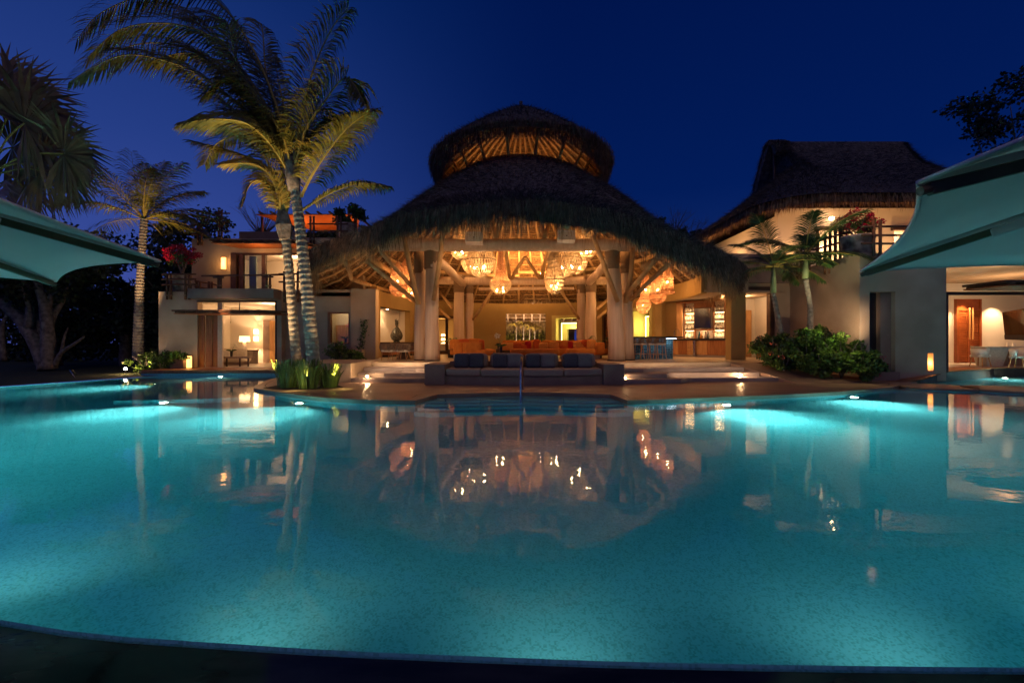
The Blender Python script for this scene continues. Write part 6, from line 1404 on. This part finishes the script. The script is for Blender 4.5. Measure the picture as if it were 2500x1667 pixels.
for x, y, aim, e, cn in ((-6.75, 14.85, (-6.8, 15.4, 3.0), 22, 80), (-7.3, 15.5, (-7.45, 16.1, 3.2), 22, 80), (-5.7, 14.95, (-6.8, 15.5, 7.5), 650, 50), (-8.25, 15.2, (-7.9, 15.8, 7), 700, 55), (-8.1, 14.9, (-8.6, 15.3, 9), 700, 60)):
    lamp('SPOT', (x, y, .12 if e > 100 else .45), e, (1, .64, .30), .04, aim, cn, .8)
lamp('POINT', (-6.9, 14.3, .3), 2.6, (1, .85, .35), .05); lamp('POINT', (-5.5, 14.9, .3), 2.5, (1, .85, .3), .05)
# left palm
def palm(base, top, rs, nf, FL, LL, lab, seed, lm, name='palm_tree', shaft=None, w_=.045, droop=.8, cat='palm tree', wind=(0, 0, 0), nl=34, up=.9):
    random.seed(seed); t_ = thing(name, lab, cat, base); base, top = Vector(base), Vector(top)
    mid = base.lerp(top, .5)+Vector((random.uniform(-.15, .15), 0, 0)); ringed_trunk([base, mid, top], rs, t_, step=.13)
    c = top.copy()
    if shaft: MB().tube([top, top+Vector((0, 0, shaft*.5)), top+Vector((0, 0, shaft))], [rs[1]*1.25, rs[1]*1.15, rs[1]*.5], 10).build('crownshaft', crownsh, t_, smooth=True); c = top+Vector((0, 0, shaft))
    a_, b_ = MB(), MB()
    for k in range(nf):
        az = 2*math.pi*k/nf*1.0+random.uniform(-.25, .25)+k*2.4; el = random.uniform(.05, 1.35)*up; L_ = FL*random.uniform(.8, 1.1); d = Vector((math.cos(az)*math.cos(el), math.sin(az)*math.cos(el), math.sin(el)))
        pts = [c]; q = c.copy(); dd = d.copy()
        for i in range(4): dd = (dd+Vector((0, 0, -.13-.05*i))+Vector(wind)*.2).normalized(); q = q+dd*L_/4; pts.append(q)
        frond(a_, b_, pts, LL, droop, wind, nl, .035, w_)
    a_.build('rachis', rachis, t_); b_.build('leaflet_crown', lm, t_); return t_
palm(at(337, 878, 24), at(352, 535, 24), [.26, .17], 23, 4.0, .95, 'coconut palm standing on the lawn left of the left house, trunk lit from below', 3, coconut, wind=(.35, 0, 0), nl=40, droop=.9)
lamp('SPOT', (at(330, 0, 22.5).x, 22.0, .2), 1500, (1, .62, .30), .05, at(352, 540, 24), 34, .8)
# feather palms right
palm(at(1912, 835, 19.6), at(1888, 715, 19.6), [.13, .095], 13, 2.6, .72, 'feather palm leaning left in the right shrub bed', 11, adonl, shaft=1.15, droop=.5, w_=.036, nl=50, up=.95)
palm(at(1975, 830, 19.3), at(1966, 680, 19.3), [.13, .10], 12, 2.5, .70, 'straight feather palm on the right of the shrub bed', 23, adonl, shaft=1.0, droop=.5, w_=.036, nl=50, up=1.0)
lamp('SPOT', (12.6, 17.2, 2.2), 170, (1, .85, .5), .05, (12.2, 19.6, 6.5), 80, .9)
lamp('SPOT', (12.9, 17.0, 1.9), 95, SOFT, .05, (14.2, 20, 2.8), 70, .9)
# fan palms far left
fp = thing('fan_palm', 'large fan palm at the far left edge above the umbrella', 'palm tree', at(-60, 700, 12))
MB().tube([at(-60, 900, 12), at(-50, 600, 12), at(-30, 430, 12)], [.22, .18, .16], 10, wob=.06).build('trunk', bark, fp, smooth=True)
st_, lf_ = MB(), MB()
fans = [((-30, 430), (60, 300), 1.5, 15, 0), ((-30, 430), (40, 245), 1.45, 60, 1), ((-30, 430), (155, 375), 1.15, -15, 0), ((-30, 430), (105, 415), 1.3, -60, 1), ((-30, 430), (30, 360), 1.3, -10, 2), ((-30, 430), (-40, 260), 1.4, 100, 0), ((-30, 430), (60, 460), 1.2, -80, 2), ((-30, 430), (170, 440), .9, -50, 1), ((-30, 430), (-10, 470), 1.2, -110, 0), ((-30, 430), (10, 190), 1.1, 80, 3)]
for (a, c_, r_, ang, dz) in fans:
    p0, p1 = at(*a, 12), at(*c_, 11.4+.5*dz); st_.tube(spline([p0, p0.lerp(p1, .5)+Vector((0, 0, .25)), p1], 4), .022, 5)
    ax = R(ang); N1 = 52
    U1 = Vector((math.cos(ax), .25, math.sin(ax))).normalized(); V1 = Vector((-math.sin(ax), -.35, math.cos(ax))).normalized()
    for i in range(N1):
        t = R(-125+250*i/(N1-1)); d = (U1*math.cos(t)+V1*math.sin(t)+Vector((0, random.uniform(-.15, .15), 0))).normalized(); Ln = r_*random.uniform(.85, 1.1); q = p1+d*Ln*.55; e_ = q+(d+Vector((0, 0, -.6))).normalized()*Ln*.5
        wv = (V1*math.cos(t)-U1*math.sin(t))*.036*r_; lf_.add([p1, q-wv, q+wv, e_], [(0, 1, 3, 2)])
st_.build('petiole', rachis, fp); lf_.build('fan_blade', fanleaf, fp)
lamp('SPOT', (-12.5, 9.0, .2), 36, (1, .68, .42), .2, (-13.2, 12, 6.5), 70, 1)

lamp('POINT', (13.9, 17.6, 7.4), 20, (1, .6, .4), .1)  # warm fill added to brighten the right bougainvillea, no fixture
# ---------------- shrubs ----------------
def shrub(c, r_, n, lab, ls=.14, flowers=None, lm=None, nf=50, k=26, group=None):
    t_ = thing('shrub', lab, 'shrub', (c[0], c[1], c[2]-r_[2]), group); st = MB()
    for q in range(6):
        a = q*1.05; st.tube([(c[0], c[1], c[2]-r_[2]), (c[0]+r_[0]*.3*math.cos(a), c[1]+r_[1]*.3*math.sin(a), c[2]), (c[0]+r_[0]*.7*math.cos(a), c[1]+r_[1]*.7*math.sin(a), c[2]+r_[2]*.6)], [.03, .02, .008], 5)
    st.build('stem', bark, t_)
    npmesh('foliage', leafquads(clumps(n, c, (r_[0]*.85, r_[1]*.85, r_[2]*.85), k, min(r_)*.42), ls, .30), 4, lm or bushleaf, t_)
    if flowers: 
        cc = blobpts(nf//12+1, (c[0], c[1]-r_[1]*.3, c[2]), (r_[0]*.9, r_[1]*.8, r_[2]*.9), .9); cc = cc[cc[:, 1] < c[1]]
        if len(cc): npmesh('flower_head', leafquads(np.concatenate([blobpts(14, q, (.10, .10, .08)) for q in cc]), .06, .45), 4, flowers, t_)
sb = [((11.1, 19.3, 1.35), (.95, .8, .8), coral, 'coral-flowered shrub at the left end of the right bed, beside the pier'), ((12.1, 18.7, 1.25), (.95, .8, .95), None, 'dense green shrub in front of the leaning feather palm'), ((13.1, 18.1, 1.05), (1.0, .7, .95), None, 'dense green shrub in the middle of the right bed'), ((12.9, 19.4, 1.6), (1.1, .7, .75), whitef, 'taller shrub with white blooms behind the middle of the right bed'),
      ((13.3, 17.2, .75), (.75, .5, .62), boug, 'low shrub with magenta flowers at the front right of the bed'), ((12.0, 17.7, .75), (.9, .55, .62), None, 'low spreading shrub along the ramp edge'), ((11.0, 18.4, .95), (.75, .5, .5), coral, 'small coral-flowered shrub at the top of the ramp')]
for c, r_, fl_, lab in sb: shrub(c, r_, 4200, lab, .13, fl_)
lamp('POINT', (12.3, 16.6, 1.7), 9, (1, .85, .4), .2); lamp('SPOT', (12.4, 18.6, 2.9), 60, (.95, 1, .45), .05, (12.5, 18.2, 0), 100, 1)
shrub((13.72, 17.9, 1.0), (.35, .3, .9), 420, 'thin twiggy shrub against the corner of the right house', .14, k=14)
for c, r_, lab in [((X(345, 23), 23.3, .55), (1.0, .7, .6), 'low green shrub under the left palm'), ((X(400, 23), 23.0, .60), (.8, .5, .5), 'bright green shrub at the left house wall'), ((X(437, 22.9), 22.9, .80), (.6, .4, .4), 'green shrub spilling over the dark planter'), ((X(385, 25), 25, .5), (.9, .6, .7), 'dark shrub behind the bright green one'), ((-8.6, 22.7, .9), (.9, .6, .7), 'dark bush below the square window'), ((-7.7, 22.0, .7), (.7, .5, .6), 'dark bush behind the rounded plaster wall'), ((-9.7, 20.6, .45), (.6, .5, .45), 'small flowering bush at the right end of the wood ledge')]:
    shrub(c, r_, 1700, lab, .13, flowers=boug if 'flowering' in lab else None)
t_ = thing('climbing_vine', 'slender climbing vine rising on the dark wall beside the square window', 'vine', (-7.75, 23.7, .8)); MB().tube([(-7.9, 23.33, .8), (-7.75, 23.36, 1.8), (-7.55, 23.36, 2.7)], .015, 5).build('stem', bark, t_); npmesh('foliage', leafquads(np.stack([-7.85+np.linspace(0, .3, 240)+rng.normal(0, .1, 240), 23.33+rng.normal(0, .03, 240), np.linspace(.8, 2.75, 240)], 1), .11, .35), 4, bushleaf, t_)
lamp('POINT', (X(425, 22), 22.0, 1.3), 5, (1, .8, .4), .1)
# ---------------- trees ----------------
def tree(base, H, crown, n, lab, seed, limbs=5, r0=.3, ls=.28, k=40, lean=(0, 0), group='dark trees around the house', forks=2, cat='tree'):
    random.seed(seed); t_ = thing('tree', lab, cat, base); b0 = Vector(base); st = MB(); top = b0+Vector((lean[0], lean[1], H*.45))
    st.tube(spline([b0, b0.lerp(top, .5)+Vector((random.uniform(-.2, .2), 0, 0)), top], 4), [r0*1.2, r0*.75], 9, wob=.08)
    cx_, cy_, cz_, rx_, ry_, rz_ = crown
    for i in range(limbs):
        a = 2*math.pi*i/limbs+random.uniform(-.4, .4); e = Vector((cx_+rx_*.75*math.cos(a), cy_+ry_*.75*math.sin(a), cz_+rz_*random.uniform(-.2, .7))); s0_ = b0.lerp(top, random.uniform(.55, 1)); mdl = s0_.lerp(e, .5)+Vector((random.uniform(-.5, .5), random.uniform(-.5, .5), random.uniform(-.1, .6)))
        pts = spline([s0_, mdl, e], 4); st.tube(pts, [r0*.5, r0*.08], 6, wob=.08)
        for _ in range(forks):
            q = pts[random.randint(2, len(pts)-2)]; st.tube([q, q+Vector((random.uniform(-1, 1), random.uniform(-1, 1), random.uniform(.2, 1.2)))*rx_*.25], [r0*.2, r0*.04], 5)
    st.build('trunk', bark, t_, smooth=True)
    npmesh('crown', leafquads(clumps(n, (cx_, cy_, cz_), (rx_, ry_, rz_), k, max(rx_, rz_)*.26), ls, .32), 4, treeleaf, t_); return t_
# far left bare-limbed tree
t_ = thing('tree', 'large pale-barked tree with spreading forked limbs under the left umbrella', 'tree', at(110, 895, 25), 'dark trees around the house'); st = MB()
Lm = [([(115, 900), (95, 850), (60, 790), (20, 750), (-60, 690)], .42, .25), ([(120, 900), (118, 830), (112, 760), (95, 700), (80, 640)], .40, .12), ([(70, 800), (75, 740), (65, 700), (30, 640), (0, 610)], .22, .07), ([(118, 810), (130, 770), (150, 740), (165, 700)], .22, .06), ([(112, 770), (128, 700), (122, 640), (118, 600)], .16, .05), ([(135, 890), (150, 860), (180, 840), (205, 822)], .14, .05), ([(150, 858), (158, 820), (166, 800)], .08, .04), ([(75, 760), (50, 700), (10, 660)], .12, .05), ([(125, 895), (110, 820), (85, 760), (78, 700)], .3, .1), ([(10, 880), (5, 800), (20, 760), (10, 700)], .14, .06)]
for pl_, a, b_ in Lm: st.tube(spline(cp(pl_, 25, 25+random.uniform(-1, 1)), 4), [a, b_], 9, wob=.07)
st.build('trunk', bark, t_, smooth=True); npmesh('crown', leafquads(clumps(9000, (at(60, 0, 25).x, 25, 6.0), (4.5, 2.5, 2.0), 50, 1.1), .26, .32), 4, treeleaf, t_)
tr = [((-25.5, 30, 0), 8, (-25.5, 30, 4.6, 4.0, 3, 3.8), 'dark leafy tree behind the bare-limbed tree at left'), ((-21.8, 31, 0), 9, (-21.8, 31, 4.2, 3.6, 3, 4.2), 'dark leafy tree directly left of the lit palm trunk'), ((-19.8, 29, 0), 9, (-20.2, 30, 3.6, 2.4, 2.5, 3.8), 'dark leafy tree between the lit palm and the left house'), ((-31, 31, 0), 9, (-30.5, 30, 4.8, 4.5, 3, 4.2), 'dark leafy tree at the far left edge'),
      ((-23.5, 34, 0), 12, (-23, 33, 8.2, 4.0, 3, 2.8), 'tall dark tree whose top shows above the left umbrella'), ((-18.5, 36, 0), 12, (-19, 35, 7.5, 3.0, 3, 3.4), 'tall dark tree behind the left house roof corner'),
      ((-17.2, 38, 0), 12, (-16.6, 37, 9.0, 2.4, 2, 2.1), 'dark tree behind the roof parapet, left of the pergola'), ((-13.0, 38, 0), 12, (-13.5, 37, 8.9, 3.0, 2, 2.2), 'dark tree behind the roof terrace pergola'),
      ((14.5, 46, 0), 14, (14.6, 45, 11.8, 1.6, 2, 1.9), 'dark tree top in the dip between the two thatched roofs, left one'), ((17.3, 47, 0), 14, (17.2, 45, 11.2, 1.8, 2, 1.9), 'dark tree top in the dip between the two thatched roofs, right one'),
      ((33, 30, 0), 16, (32.6, 28, 15.2, 5.0, 3, 4.2), 'tall tree behind the right umbrella at the right edge')]
for i, (b0, H, cr, lab) in enumerate(tr): tree(b0, H, cr, 7000 if i < 4 else 4200, lab, 40+i, ls=.30, r0=.28)
for i, (px, py, Y, s_) in enumerate([(640, 520, 37, 1.2), (1640, 530, 45, 1.3), (1675, 545, 45, 1.1)]):
    random.seed(90+i); st = MB(); b0 = at(px, py+60, Y)
    t_ = thing('tree', ['bare twiggy tree top above the roof parapet', 'bare twiggy branches rising between the thatched roofs, left', 'bare twiggy branches rising between the thatched roofs, right'][i], 'tree', (b0.x, Y, 0))
    st.tube([(b0.x, Y, 0), b0], [.2, .08], 6)
    for k in range(26):
        e = b0+Vector((random.uniform(-1, 1)*2.0*s_, random.uniform(-1, 1), random.uniform(.6, 2.6)*s_)); m__ = b0.lerp(e, .5)+Vector((random.uniform(-.3, .3), 0, random.uniform(-.2, .3))); st.tube([b0, m__, e], [.05, .03, .01], 4)
        for _ in range(3): st.tube([m__.lerp(e, random.random()), e+Vector((random.uniform(-.6, .6), 0, random.uniform(-.3, .5)))], [.015, .006], 3)
    st.build('trunk', bark, t_)
# dark far hedge closing the lawn horizon
n = 26000; xs_ = rng.uniform(-70, -19, n); P = np.stack([xs_, 38+rng.uniform(-1.5, 1.5, n), rng.uniform(0, 1, n)**.8*(5.2+1.3*np.sin(xs_*.7)+.8*np.sin(xs_*1.9))], 1)
tag(npmesh('far_woodland', leafquads(P, .45, .32), 4, treeleaf), kind='stuff')
# cool dusk fill comes from the sky only
